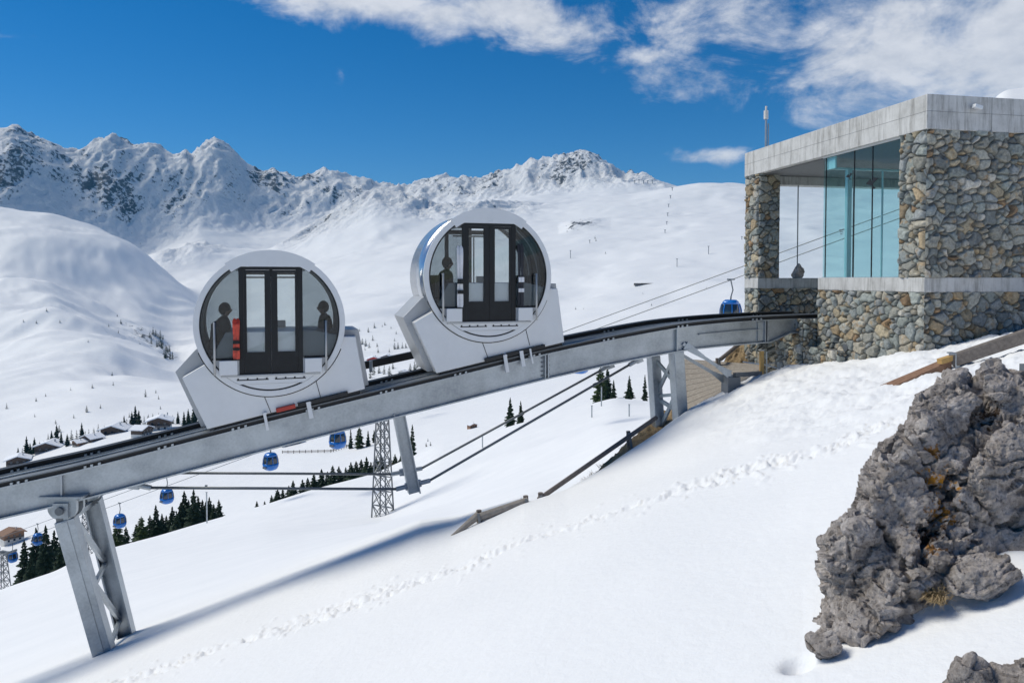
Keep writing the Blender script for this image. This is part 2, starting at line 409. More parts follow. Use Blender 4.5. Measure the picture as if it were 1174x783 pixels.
layer(1060, T([(-300, 425), (0, 402), (60, 392), (100, 392), (130, 396), (170, 408), (205, 426), (240, 424), (300, 420), (400, 400), (500, 382), (600, 366), (700, 352), (850, 333), (1174, 325)], 15))
layer(1190, T([(-300, 400), (0, 372), (60, 372), (105, 388), (130, 404), (170, 418), (203, 430), (225, 412), (300, 400), (400, 380), (500, 365), (600, 350), (700, 336), (850, 320), (1174, 312)], 15))
layer(1400, T([(-300, 345), (0, 322), (60, 330), (100, 350), (150, 372), (195, 392), (240, 385), (300, 370), (400, 350), (500, 335), (600, 322), (700, 310), (850, 295), (1000, 290), (1174, 290)], 21))
layer(smo(fD((0, 1930), (300, 1800))), T([(-900, 150), (-300, 195), (0, 238), (60, 248), (110, 262), (160, 287), (210, 329), (236, 352), (300, 345), (400, 322), (500, 300), (600, 285), (700, 275), (850, 262), (1000, 260), (1174, 260)], 21))
layer(smo(fD((0, 2120), (340, 2250))), T([(-300, 260), (0, 300), (150, 335), (215, 330), (300, 318), (400, 295), (500, 275), (600, 262), (700, 250), (850, 240), (1174, 240)], 21))
layer(oD, T([(-300, 300), (0, 300), (165, 297), (180, 292), (225, 283), (300, 288), (340, 276), (370, 260), (400, 244), (430, 226), (460, 230), (500, 238), (600, 238), (680, 228), (720, 224), (760, 214), (800, 208), (830, 209), (860, 212), (1000, 208), (1174, 200)], 7))
layer(pD, T([(-300, 330), (0, 320), (300, 300), (400, 258), (500, 243), (600, 235), (700, 226), (760, 222), (860, 222), (1174, 215)], 21))
layer(qD, T([(-300, 300), (0, 290), (100, 290), (170, 292), (230, 262), (290, 268), (330, 262), (400, 246), (470, 235), (500, 233), (560, 232), (600, 226), (650, 222), (700, 216), (740, 216), (800, 222), (1174, 215)], 15))
layer(rD, T([(-900, 120), (-300, 140), (-60, 152), (0, 151), (18, 146), (30, 150), (50, 163), (80, 176), (97, 177), (120, 162), (133, 158), (155, 165), (185, 168), (200, 176), (222, 180), (240, 167), (252, 165), (266, 172), (285, 192), (300, 198), (318, 196), (345, 206), (372, 196), (385, 196), (410, 207), (430, 213), (470, 213), (510, 205), (530, 205), (560, 208), (590, 197), (612, 188), (640, 180), (655, 179), (672, 178), (690, 184), (705, 194), (718, 198), (722, 192), (735, 200), (750, 210), (765, 216), (800, 225), (1174, 220)], 3))
layer(rD + 500, knY[-1] + 45); layer(7000, np.full_like(PXC, 330.))
knD = np.array(knD); knY = np.array(knY)
YC = (PY - knY) / F
knZ = (-SP + YC * CP) / (CP + YC * SP) * knD
S = np.log(knD)
h = np.diff(S, axis=0); dl = np.diff(knZ, axis=0) / h
m_ = np.zeros_like(knZ)
w1 = 2 * h[1:] + h[:-1]; w2 = h[1:] + 2 * h[:-1]
same = dl[1:] * dl[:-1] > 0
with np.errstate(divide='ignore', invalid='ignore'):
    m_[1:-1] = np.where(same, (w1 + w2) / (w1 / dl[:-1] + w2 / dl[1:]), 0)
m_[0] = dl[0]; m_[-1] = dl[-1]
km = np.hanning(75)[1:-1]; km /= km.sum()
for r_ in range(8, len(m_)): m_[r_] = np.convolve(np.pad(m_[r_], 36, mode='edge'), km, 'valid')
NR, NC = len(DR), len(PXC)
Z = np.zeros((NR, NC)); SR = np.log(DR)[:, None] + np.zeros((1, NC))
for k in range(len(S) - 1):
    mask = (SR >= S[k] - 1e-9) & ((SR < S[k + 1]) | (k == len(S) - 2))
    t = (SR - S[k]) / h[k]; t2 = t * t; t3 = t2 * t
    v = (2 * t3 - 3 * t2 + 1) * knZ[k] + (t3 - 2 * t2 + t) * h[k] * m_[k] + (-2 * t3 + 3 * t2) * knZ[k + 1] + (t3 - t2) * h[k] * m_[k + 1]
    Z = np.where(mask, v, Z)
X = DR[:, None] * U[None, :]; Y = np.repeat(DR[:, None], NC, 1)
PXG = np.repeat(PXC[None, :], NR, 0)
def band(v, a, b, c, d): return np.clip((v - a) / (b - a), 0, 1) * np.clip((d - v) / (d - c), 0, 1)
sm = lambda t: t * t * (3 - 2 * t)
# far rocky relief
rug = np.clip((Y - qD[None] + 60) / (.45 * (rD - qD)[None]), 0, 1) * np.clip((790 - PXG) / 60, 0, 1)
spur = band(Y, 2450, 2700, 2900, 3150) * np.clip((PXG - 290) / 60, 0, 1) * np.clip((640 - PXG) / 80, 0, 1)
spur2 = band(Y, oD[None] - 200, oD[None] - 40, oD[None] + 40, oD[None] + 150) * band(PXG, 160, 185, 240, 300) * .5
out1 = band(Y, 2050, 2150, 2250, 2400) * band(PXG, 640, 655, 675, 700) * .35
rugm = np.clip(rug + spur + spur2 + out1, 0, 1)
wx = fbm(X / 500, Y / 500, oct=2, seed=50) * 120
rid = fbm((X + wx) / 300, (Y * .55 + wx) / 300, oct=6, seed=3, gain=.55, ridged=True)
wv = fbm(X / 160, Y / 160, oct=3, seed=52) * 50
fl = fbm((X + wx * .6 + wv) / 210, (Y + wv) / 560, oct=4, seed=13, gain=.52, ridged=True)
fl2 = fbm((X + wv * .5) / 62, (Y + wv) / 150, oct=4, seed=15, gain=.58, ridged=True)
Z += rug * (rid * 14 + fl * 42 + fl2 * 24 + fbm(X / 28, Y / 40, oct=3, seed=17, ridged=True) * 6 - 18)
Z += (spur + spur2 + out1) * (fbm((X + wx) / 150, (Y + wx) / 150, oct=6, seed=5, gain=.6, ridged=True) * 46)
# rolling snow
roll = np.clip((Y - 350) / 500, 0, 1) * (1 - rugm)
wr = fbm(X / 260, Y / 260, oct=2, seed=25) * 120
lh = 1 + 1.0 * np.clip((260 - PXG) / 120, 0, 1) * band(Y, 700, 1000, 1450, 1600) - .75 * np.clip((300 - PXG) / 60, 0, 1) * band(Y, 1650, 1850, 2050, 2200)
Z += roll * band(Y, 700, 950, 1700, 1900) * np.clip((270 - PXG) / 60, 0, 1) * fbm((X + .8 * Y + wr) / 330, (Y - .6 * X + wr) / 130, oct=4, seed=28, ridged=True, gain=.45) * 11
Z += roll * lh * (fbm((X + wr) / 520, (Y - wr) / 300, oct=3, seed=21) * 22 + fbm((X - .3 * Y + wr) / 300, (Y + X * .35 + .4 * wr) / 95, oct=4, seed=23, gain=.5) * 9) * 1.0 + roll * fbm(X / 60, Y / 50, oct=2, seed=27) * 2.6
gl = band(Y, 1190, 1230, 1330, 1420) * band(PXG, 125, 150, 195, 215)
Z += gl * fbm(X / 60, Y / 60, oct=4, seed=31, ridged=True) * 9
mid = np.clip((Y - 30) / 60, 0, 1) * np.clip((600 - Y) / 250, 0, 1)
Z += mid * (fbm(X / 30, Y / 30, oct=3, seed=41) * .7)
near = np.clip((26 - Y) / 8, 0, 1)
Z += near * (fbm(X / 2.6, Y / 2.6, oct=3, seed=61) * .045)
# footprints trail
tr = [(60, 810), (150, 778), (250, 742), (380, 698), (520, 650), (600, 618), (700, 588), (830, 548), (950, 515), (1010, 490)]
trw = []
for px, py in tr:
    D = 1833.0 / (py - 446.6 + .3556 * (px - 587)); trw.append(((px - CX) / F * D, D))
nz = DR < 26; r0 = int(nz.sum())
Xn, Yn = X[:r0], Y[:r0]
dist = np.full(Xn.shape, 99.)
for (ax, ay), (bx, by) in zip(trw, trw[1:]):
    vx, vy = bx - ax, by - ay; tt = np.clip(((Xn - ax) * vx + (Yn - ay) * vy) / (vx * vx + vy * vy), 0, 1)
    dist = np.minimum(dist, np.hypot(Xn - ax - tt * vx, Yn - ay - tt * vy))
lump = fbm(Xn / .15, Yn / .15, oct=4, seed=71, gain=.65)
wob = fbm(Xn / .5, Yn / .5, oct=2, seed=73)
wtr = sm(np.clip((.36 + .34 * wob - dist) / .2, 0, 1))
Z[:r0] += wtr * ((lump + .5 * fbm(Xn / .06, Yn / .06, oct=2, seed=75)) * .075 - .008)
# a few scattered prints and clods around the trail
w2t = sm(np.clip((1.3 - dist) / 1.0, 0, 1)) * np.clip((vnoise(Xn / .11, Yn / .11, seed=77) - .72) * 5, 0, 1)
Z[:r0] += w2t * .035
# churned snow in front of the building
chn = sm(np.clip((Xn - 2.8) / 2.5, 0, 1)) * sm(np.clip((Yn - 10.5 + .25 * Xn) / 2.0, 0, 1)) * near[:r0]
Z[:r0] += chn * (lump * .05 + fbm(Xn / .5, Yn / .5, oct=3, seed=79) * .09)
# melt hollow beside the rock
q = P(915, 745, 4.25); Z[:r0] -= .16 * np.exp(-((Xn - q.x) ** 2 + (Yn - q.y) ** 2) / .07 ** 2)
for (px, py, D, a, s) in ((1030, 725, 4.42, -.10, .17), (1085, 700, 4.42, -.10, .16), (1150, 680, 4.42, -.11, .2), (1210, 660, 4.5, -.1, .25)):
    q = P(px, py, D); Z[:r0] -= a * np.exp(-((Xn - q.x) ** 2 + (Yn - q.y) ** 2) / s ** 2)
# rock mask
dZx = np.gradient(Z, axis=1) / np.maximum(np.gradient(X, axis=1), 1e-6)
dZy = np.gradient(Z, axis=0) / np.gradient(Y, axis=0)
slope = np.hypot(dZx, dZy - 0 * dZx)
ef = np.clip((Y - qD[None]) / (rD - qD)[None], 0, 1.1)
rockm = rugm * np.clip(.05 + .22 * ef + .26 * np.clip((slope - .85) / .9, 0, 1) + .62 * fbm((X + wv) / 130, (Y + wv) / 260, oct=3, seed=91) + .1 * (spur > 0), 0, .8)
rockm = np.maximum(rockm, out1 * 1.6)
rockm = np.maximum(rockm, gl * .45)
lee = Z * 0
V = np.stack([X, Y, Z], -1)
terrain = grid_mesh('snow_terrain', V, NR, NC, MT['snow'], attrs={'rock': rockm, 'rug': rugm})
tag(terrain, kind='structure')
# the slope behind the photographer
bx = np.linspace(-40, 40, 60); by = np.linspace(-40, .7, 40)
BX, BY = np.meshgrid(bx, by)
BZ = -2.157 + .3556 * BX - .149 * BY + fbm(BX / 3, BY / 3, oct=3, seed=61) * .05
# tuck under the main sheet where they meet
BZ -= np.clip((BY + .5) / 1.2, 0, 1) * .05
tag(grid_mesh('snow_slope', np.stack([BX, BY, BZ], -1), 40, 60, MT['snow'], attrs={'rock': np.zeros_like(BX)}), kind='structure')

ZV = (-SP + ((PY - 0) / F) * CP)
def gz(x, y):
    c = float(np.interp(x / y, U, np.arange(NC))); r = float(np.interp(y, DR, np.arange(NR)))
    i, j = min(int(r), NR - 2), min(int(c), NC - 2); a, b = r - i, c - j
    return (Z[i, j] * (1 - a) + Z[i + 1, j] * a) * (1 - b) + (Z[i, j + 1] * (1 - a) + Z[i + 1, j + 1] * a) * b
PYG = None
def ground(px, D):
    x = (px - CX) / F * D
    return Vector((x, D, gz(x, D)))
def hit(px, py, dmin=20):
    """first terrain point seen at the photo position"""
    j = int(round(np.interp(px, PXC, np.arange(NC))))
    col = Z[:, j] / DR; tgt = P(px, py, 1.0).z
    for i in range(NR):
        if DR[i] > dmin and col[i] >= tgt: return Vector(((px - CX) / F * DR[i], DR[i], Z[i, j]))
    return None

# ------------------------------------------------------------------ trees
def conifer(h, seed, whorls=15, per=9, wid=.2, fat=0, fol='fol'):
    rnd = random.Random(seed); tb = MB(); tb.tube((0, 0, -h * .08), (0, 0, h * .98), h * .02, h * .003, 7)
    fb = MB(); bm = fb.bm
    for w in range(whorls):
        f = w / (whorls - 1); z = h * (.06 + .9 * f)
        r = h * wid * ((1 - f) ** (.85 if not fat else .5)) * rnd.uniform(.75, 1.15) + h * .012
        if f < .12: r *= .8
        n = max(4, int(per * (1 - .45 * f)))
        a0 = rnd.uniform(0, 6.28)
        for k in range(n):
            a = a0 + 6.283 * k / n + rnd.uniform(-.3, .3); rr = r * rnd.uniform(.6, 1.15)
            dr = rr * rnd.uniform(.12, .5); sw = rr * rnd.uniform(.22, .4)
            c, s = math.cos(a), math.sin(a)
            zz = z + rnd.uniform(-.02, .02) * h
            def pt(q, side, dz): return (c * q - s * side, s * q + c * side, zz + dz)
            lift = h * .02
            p0 = pt(rr * .05, 0, lift)
            for (q0, q1, wd) in ((.1, .5, .8), (.3, .8, 1.), (.55, 1.05, .75)):
                for sd in (-1, 1):
                    j = rnd.uniform(.7, 1.3)
                    A = bm.verts.new(pt(rr * q0, 0, lift - dr * q0)); B = bm.verts.new(pt(rr * q1, 0, lift * .4 - dr * q1 * 1.0))
                    Cc = bm.verts.new(pt(rr * (q0 + q1) * .55, sd * sw * wd * j, -dr * q1 - h * .018 * j))
                    bm.faces.new((A, B, Cc))
            A = bm.verts.new(pt(rr * .2, 0, 0)); B = bm.verts.new(pt(rr * .95, 0, -dr)); Cc = bm.verts.new(pt(rr * .5, 0, -dr - h * .045))
            bm.faces.new((A, B, Cc))
    for k in range(8):
        a = k * .785; A = bm.verts.new((0, 0, h)); B = bm.verts.new((math.cos(a) * h * .018, math.sin(a) * h * .018, h * .93)); Cc = bm.verts.new((math.cos(a + .6) * h * .02, math.sin(a + .6) * h * .02, h * .92)); bm.faces.new((A, B, Cc))
    return tb, fb, fol

TREES = {}
def tree_proto(key, **kw):
    tb, fb, fol = conifer(**kw)
    t = bpy.data.meshes.new('trunk'); tb.bm.to_mesh(t); t.materials.append(MT['bark'])
    c = bpy.data.meshes.new('crown'); fb.bm.to_mesh(c); c.materials.append(MT[fol])
    TREES[key] = (t, c)
for i in range(4): tree_proto('fir%d' % i, h=10., seed=i, whorls=19, per=11, wid=.2 + .02 * (i % 2))
for i in range(2): tree_proto('slim%d' % i, h=10., seed=20 + i, whorls=18, per=9, wid=.14)
for i in range(2): tree_proto('pine%d' % i, h=10., seed=30 + i, whorls=15, per=11, wid=.27, fat=1, fol='fol2')
for i in range(3): tree_proto('tiny%d' % i, h=10., seed=40 + i, whorls=8, per=6, wid=.24, fat=i % 2)
def tree(px, py_top, D, key, label, group, name='fir_tree', base=None, scale_w=1.0, h=None):
    g = ground(px, D) if base is None else base
    D = g.y
    if h is None: h = P(px, py_top, D).z - g.z
    h = max(h, .8)
    o = empty(name, (g.x, g.y, g.z), random.uniform(0, 6.28), label, 'tree', group)
    s = h / 10; o.scale = (s * scale_w, s * scale_w, s)
    for n, me in zip(('trunk', 'crown'), TREES[key]):
        c = bpy.data.objects.new(n, me); COL.objects.link(c); c.parent = o
    return o
G1 = 'firs at the lower left edge'
for k, (px, pt, D, key, lab) in enumerate([
    (22, 618, 150, 'fir0', 'dark fir at the far lower left, behind the small ropeway mast'),
    (36, 604, 165, 'fir1', 'tall dark fir between the two lowest blue gondolas'),
    (47, 601, 150, 'fir2', 'dark fir hiding behind the blue gondola nearest the left edge trees'),
    (57, 607, 160, 'fir3', 'dark fir in the lower left clump, second from its right end'),
    (67, 603, 145, 'fir0', 'dark fir just left of the lattice track pier'),
    (29, 632, 140, 'fir2', 'lowest and shortest fir of the lower left clump')]):
    tree(px, pt, D, key, lab, G1, scale_w=1.2)
G2 = 'trees behind the snow ridge right of the leaning pier'
for (px, pt, D, key, lab, nm) in [
    (130, 597, 150, 'pine0', 'small round olive pine right beside the leaning track pier', 'pine_tree'),
    (140, 603, 165, 'fir1', 'small thin fir below the hanging gondola', 'fir_tree'),
    (158, 591, 140, 'pine1', 'broad olive green pine just right of the lowest full gondola', 'pine_tree'),
    (175, 578, 150, 'fir2', 'fir with a narrow pointed top between two gondolas', 'fir_tree'),
    (187, 590, 160, 'fir0', 'fir standing directly below the second gondola', 'fir_tree'),
    (199, 585, 138, 'fir3', 'fir with snow at its foot left of the tallest trees of the clump', 'fir_tree'),
    (208, 562, 150, 'fir1', 'tall fir right of the second gondola', 'fir_tree'),
    (219, 560, 143, 'fir2', 'tallest and broadest dark fir of the clump by the ridge', 'fir_tree'),
    (229, 572, 155, 'fir0', 'dark fir right of the tallest one with a thin white mast before it', 'fir_tree'),
    (237, 569, 160, 'fir3', 'fir near the right end of the clump, second from the last', 'fir_tree'),
    (248, 572, 150, 'fir1', 'rightmost fir of the clump, sloping down to the snow ridge', 'fir_tree')]:
    tree(px, pt, D, key, lab, G2, nm, scale_w=1.0 if nm == 'pine_tree' else 1.35)
for i, (px, pt) in enumerate([(152, 600), (168, 590), (182, 588), (194, 580), (204, 575), (213, 572), (224, 568), (233, 574), (242, 577)]):
    tree(px, pt, 146 + 4 * (i % 4), 'fir%d' % (i % 4), 'dark fir filling the gaps inside the dense clump behind the snow ridge', G2, scale_w=1.5)
G3 = 'row of small firs along the snow ridge behind the steel mast'
row = [(292, 578), (301, 574), (309, 567), (316, 563), (322, 560), (329, 556), (334, 554), (345, 549), (351, 547), (358, 546), (367, 537), (374, 540), (380, 537), (387, 534), (395, 535), (401, 533), (407, 528), (413, 526), (419, 527), (424, 529), (430, 522), (436, 524), (446, 524), (452, 520), (459, 524), (466, 527)]
for i, (px, pt) in enumerate(row):
    tree(px, pt - (4 if i % 3 == 0 else 0), 160 + (i % 3) * 12, 'fir%d' % (i % 4), 'small dark fir in the long row on the ridge behind the steel lattice mast', G3, scale_w=1.75)
for (px, pt, D, key, lab) in [
    (472, 486, 150, 'slim0', 'single slender fir right of the hanging steel strut'),
    (585, 455, 135, 'fir1', 'taller of the two firs alone on the snow below the girder'),
    (597, 459, 138, 'fir2', 'shorter of the two firs alone on the snow below the girder'),
    (704, 435, 130, 'fir0', 'left fir of the three beside the second track pier'),
    (722, 430, 130, 'fir3', 'middle fir of the three beside the second track pier'),
    (740, 429, 130, 'slim1', 'right fir of the three, partly behind the second track pier'),
    (689, 419, 260, 'pine0', 'bushy tree under the girder just right of the blue cabin'),
    (697, 418, 265, 'fir2', 'small dark fir touching the girder underside near the blue cabin'),
    (411, 489, 330, 'pine1', 'round bushy pine left of the steel lattice mast under the girder'),
    (401, 491, 335, 'slim0', 'thin fir just right of the blue gondola under the girder'),
    (421, 493, 330, 'fir0', 'small fir directly left of the steel lattice mast'),
    (428, 492, 340, 'fir1', 'small fir partly hidden by the steel lattice mast')]:
    tree(px, pt, D, key, lab, 'scattered conifers on the middle snowfield')
# trees in and above the village: base position in the photo, size in pixels
G4 = 'small trees between the village chalets'
vt = [(7, 536, 8), (17, 528, 14), (27, 523, 22), (36, 520, 18), (56, 510, 16), (62, 510, 22), (52, 506, 8), (74, 512, 14), (79, 505, 12), (85, 505, 12), (91, 503, 18), (95, 505, 11), (110, 498, 12), (137, 493, 10), (143, 492, 12), (149, 490, 18), (153, 488, 22), (157, 489, 18), (163, 487, 10), (173, 482, 8), (209, 488, 16), (221, 486, 24), (228, 484, 22), (418, 402, 4), (22, 526, 12), (31, 524, 16), (42, 519, 13), (47, 516, 10), (67, 511, 16), (76, 510, 10), (99, 503, 11), (105, 500, 9), (117, 497, 9), (125, 495, 8), (140, 492, 15), (146, 491, 10), (167, 486, 9), (196, 486, 10), (202, 486, 14), (214, 487, 18)]
for i, (px, py, s) in enumerate(vt):
    g = hit(px, py, 300)
    if g: tree(px, 0, 0, ('fir%d' % (i % 4)) if s > 13 else 'tiny%d' % (i % 3), 'small dark conifer among the snowy chalets left of the lower cabin', G4, base=g, h=s * g.y / F * 1.05)
G5 = 'tiny lone trees dotted over the left snow hill'
dots = [(5, 469, 7), (39, 461, 5), (50, 455, 4), (79, 448, 4), (104, 446, 5), (127, 431, 5), (128, 442, 5), (97, 473, 8), (113, 469, 5), (37, 478, 4), (61, 486, 5), (65, 496, 9), (82, 480, 5), (177, 451, 4), (180, 458, 5), (165, 455, 9), (182, 469, 4), (168, 479, 4), (146, 479, 6), (180, 478, 5), (53, 358, 4), (68, 373, 4), (26, 371, 3), (41, 373, 4), (124, 376, 4), (134, 364, 3), (138, 373, 6), (135, 383, 4), (172, 390, 4), (100, 395, 3), (37, 509, 4), (186, 391, 6), (190, 400, 4)]
for i, (px, py, s) in enumerate(dots):
    g = hit(px, py, 300)
    if g: tree(px, 0, 0, 'tiny%d' % (i % 3), 'tiny lone tree dotting the wide snow hill on the left', G5, base=g, h=s * g.y / F, scale_w=1.15)
G6 = 'dark trees in the gully left of the lower cabin'
for i in range(26):
    px = random.gauss(186, 6) ; py = 386 + (px - 176) * 1.1 + random.uniform(-3, 12)
    g = hit(px, min(py, 412), 1000)
    if g: tree(px, 0, 0, 'tiny%d' % (i % 3), 'dark tree in the blue shaded gully left of the lower cabin', G6, base=g, h=random.uniform(5, 10) * g.y / F)
G7 = 'small trees scattered on the slope between the two cabins'
for i, (px, py, s) in enumerate([(412, 381, 4), (422, 381, 6), (429, 377, 6), (438, 376, 3), (441, 374, 4), (448, 378, 3), (427, 391, 7), (432, 398, 5), (433, 405, 6), (446, 404, 5), (452, 401, 8), (456, 400, 8), (461, 400, 7), (465, 399, 6), (454, 383, 4), (452, 392, 4), (415, 396, 8), (419, 397, 9), (423, 399, 7), (428, 430, 12), (434, 428, 10), (440, 429, 11), (446, 431, 12), (450, 424, 8), (424, 434, 12), (470, 425, 9), (475, 424, 11), (478, 422, 10), (468, 432, 8)]):
    g = hit(px, py, 300)
    if g: tree(px, 0, 0, 'tiny%d' % (i % 3), 'small dark conifer on the slope seen between the two cabins', G7, base=g, h=s * g.y / F, scale_w=1.2)
G8 = 'specks of trees on the open slope right of the upper cabin'
for i, (px, py, s) in enumerate([(682, 274, 4), (683, 277, 3), (694, 291, 3), (737, 337, 2), (747, 351, 3), (660, 355, 3), (669, 355, 2), (650, 266, 2), (810, 332, 2), (490, 506, 4), (488, 512, 5), (493, 511, 5)]):
    g = hit(px, py, 150)
    if g: tree(px, 0, 0, 'tiny%d' % (i % 3), 'single dark speck of a shrub on the open white slope', G8, 'shrub', base=g, h=s * g.y / F, scale_w=1.3)

# ------------------------------------------------------------------ chalets
def chalet(px, py, wpx, D, rz, label, wallmat='wood_d', hfac=.46, deep=.75, roofmat='rsnow', cat='chalet', name='chalet', group='chalets of the snowy village', stone=True):
    g = hit(px, py, D) if D < 0 else None
    if g is None: g = ground(px, abs(D)); z = P(px, py, abs(D)).z; g.z = max(min(g.z, z), z - 3)
    k = g.y / F; w = wpx * k * .84; dp = w * deep; hh = w * hfac; rr = w * .17; ov = w * .12
    o = empty(name, g, rz, label, cat, group)
    b = MB(); b.box(-w / 2, w / 2, -dp / 2, dp / 2, -3, hh * .35); b.build('base_storey', MT['white'] if stone else MT[wallmat], o)
    b = MB()
    b.prism([(-w / 2, hh * .35), (w / 2, hh * .35), (w / 2, hh), (0, hh + rr), (-w / 2, hh)], -dp / 2 - .02, dp / 2 + .02); b.build('upper_storey', MT[wallmat], o)
    b = MB(); th = w * .045
    for s in (-1, 1):
        e = (s * (w / 2 + ov), hh - rr * 2 * ov / w); a = (0, hh + rr)
        pts = [e, a, (a[0], a[1] + th), (e[0], e[1] + th)]
        b.prism(pts if s < 0 else pts[::-1], -dp / 2 - ov, dp / 2 + ov)
    b.build('roof', MT[roofmat], o)
    for i in range(3):
        for lv in (.1, .58):
            b = MB(); x = (i - 1) * w * .28; b.box(x - w * .05, x + w * .05, -dp / 2 - .12, -dp / 2 - .03, hh * lv, hh * (lv + .24)); b.build('window', MT['dglass'], o)
    b = MB(); b.box(-w * .46, w * .46, -dp / 2 - w * .08, -dp / 2 - .03, hh * .38, hh * .42); b.box(-w * .46, w * .46, -dp / 2 - w * .08, -dp / 2 - w * .07, hh * .42, hh * .55); b.build('balcony', MT['wood'], o)
    b = MB(); b.box(w * .18, w * .24, -w * .03, w * .03, hh, hh + rr * 1.5); b.build('chimney', MT['white'], o)
    return o
chalet(17, 535, 26, 500, .5, 'lowest snow roofed chalet of the village, at the left picture edge')
chalet(54, 521, 30, 520, .2, 'dark chalet with a snowy gable roof, second from the left edge')
chalet(88, 512, 16, 505, -.6, 'small chalet with a tan wall behind the black rail', 'wood_r')
chalet(103, 509, 22, 510, -.5, 'long low snow roof between the tan walled and the blue gabled chalets')
chalet(130, 502, 30, 530, .1, 'largest village chalet with pale gable and snowy roof')
chalet(160, 499, 22, 500, 1.4, 'flat wide snow roof between the two big gabled chalets')
chalet(181, 490, 28, 520, .3, 'dark gabled chalet nearest to the lower cabin')
chalet(8, 610, 24, 280, .9, 'lone brown chalet with a reddish roof above the lower left firs', 'wood_r', roofmat='wood_r', group=None)
chalet(446, 530, 14, 235, .7, 'brown cabin hut half hidden by the leaning strut', 'wood_r', group=None, hfac=.55)
chalet(541, 492, 11, 300, .6, 'tiny isolated brown hut alone on the white slope', 'wood_r', cat='hut', name='hut', group=None, hfac=.6, stone=False)
chalet(332, 512, 26, 400, .4, 'chalet with grey gable under the girder, left of the blue gondola', 'wood', group=None)
chalet(373, 509, 13, 400, .2, 'small white hut just left of the blue gondola under the girder', 'white', group=None)
chalet(404, 503, 14, 420, .8, 'tan house among pines under the girder', 'wood_r', group=None)
chalet(462, 424, 11, 420, -.3, 'pale house seen in the gap between cabins above the lower rail', 'white', group=None)
chalet(427, 410, 16, 600, .3, 'chalet with a red band in the gap just right of the lower cabin', 'red', group=None, hfac=.25)
chalet(443, 408, 16, 620, .1, 'flat roofed chalet in the gap between the cabins', 'wood', group=None, hfac=.25)
def shed(px, py, label):
    g = ground(px, 300); g.z = min(g.z, P(px, py + 6, 300).z)
    k = 300 / F; o = empty('snow_shed', g, .2, label, 'shed', 'two low sheds on the piste below the girder')
    b = MB(); b.prism([(-9 * k, 0), (8 * k, 0), (8 * k, 5 * k), (-9 * k, 1.5 * k)], 0, 4); b.build('wall', MT['wood'], o)
    b = MB(); b.prism([(-11 * k, 1.6 * k), (9 * k, 5.2 * k), (9 * k, 7 * k), (-11 * k, 2.6 * k)], -.6, 4.6); b.build('roof', MT['rsnow'], o)
    b = MB(); b.box(6 * k, 8.5 * k, -.8, .2, 4 * k, 12 * k); b.build('chimney', MT['steel_d'], o)
shed(226, 562, 'left one of two low sheds, between the upper tie rod and the clump of firs')
shed(288, 564, 'right one of two low sheds, crossed by the lower tie rod')
# timber fence round the chalet under the girder
for (x0, y0, x1, y1, lab) in ((322, 520, 378, 519, 'low dark fence below the grey gabled chalet under the girder'), (378, 519, 402, 512, 'short fence rising right below the blue gondola under the girder')):
    b = MB(); A = hit(x0, y0, 200); B = hit(x1, y1, 200)
    if A is not None and B is not None:
        A = A.copy(); B = B.copy()
        o = empty('paddock_fence', A, 0, lab, 'fence'); B -= A
        b.bar((0, 0, 1.1), B + Vector((0, 0, 1.1)), .12, .25); b.bar((0, 0, .6), B + Vector((0, 0, .6)), .12, .25)
        b.build('rails', MT['wood'], o)
        for i in range(9):
            q = B * i / 8; b = MB(); b.box(q.x - .12, q.x + .12, q.y - .12, q.y + .12, q.z - .8, q.z + 1.5); b.build('post', MT['wood_d'], o)
# long low roof on the right slope
g = hit(739, 327, 300)
k = g.y / F; o = empty('long_shed', g, 0, 'long thin flat shed roof on the open slope right of the upper cabin', 'shed')
b = MB(); b.box(-12 * k, 13 * k, -3, 3, 0, 1.1 * k); b.build('roof', MT['wood_d'], o)
b = MB(); b.box(-12 * k, -5 * k, -3.2, 3.2, -2, .9 * k); b.box(-4 * k, 12 * k, -2.6, 2.6, -2, .1); b.build('wall', MT['wood'], o)

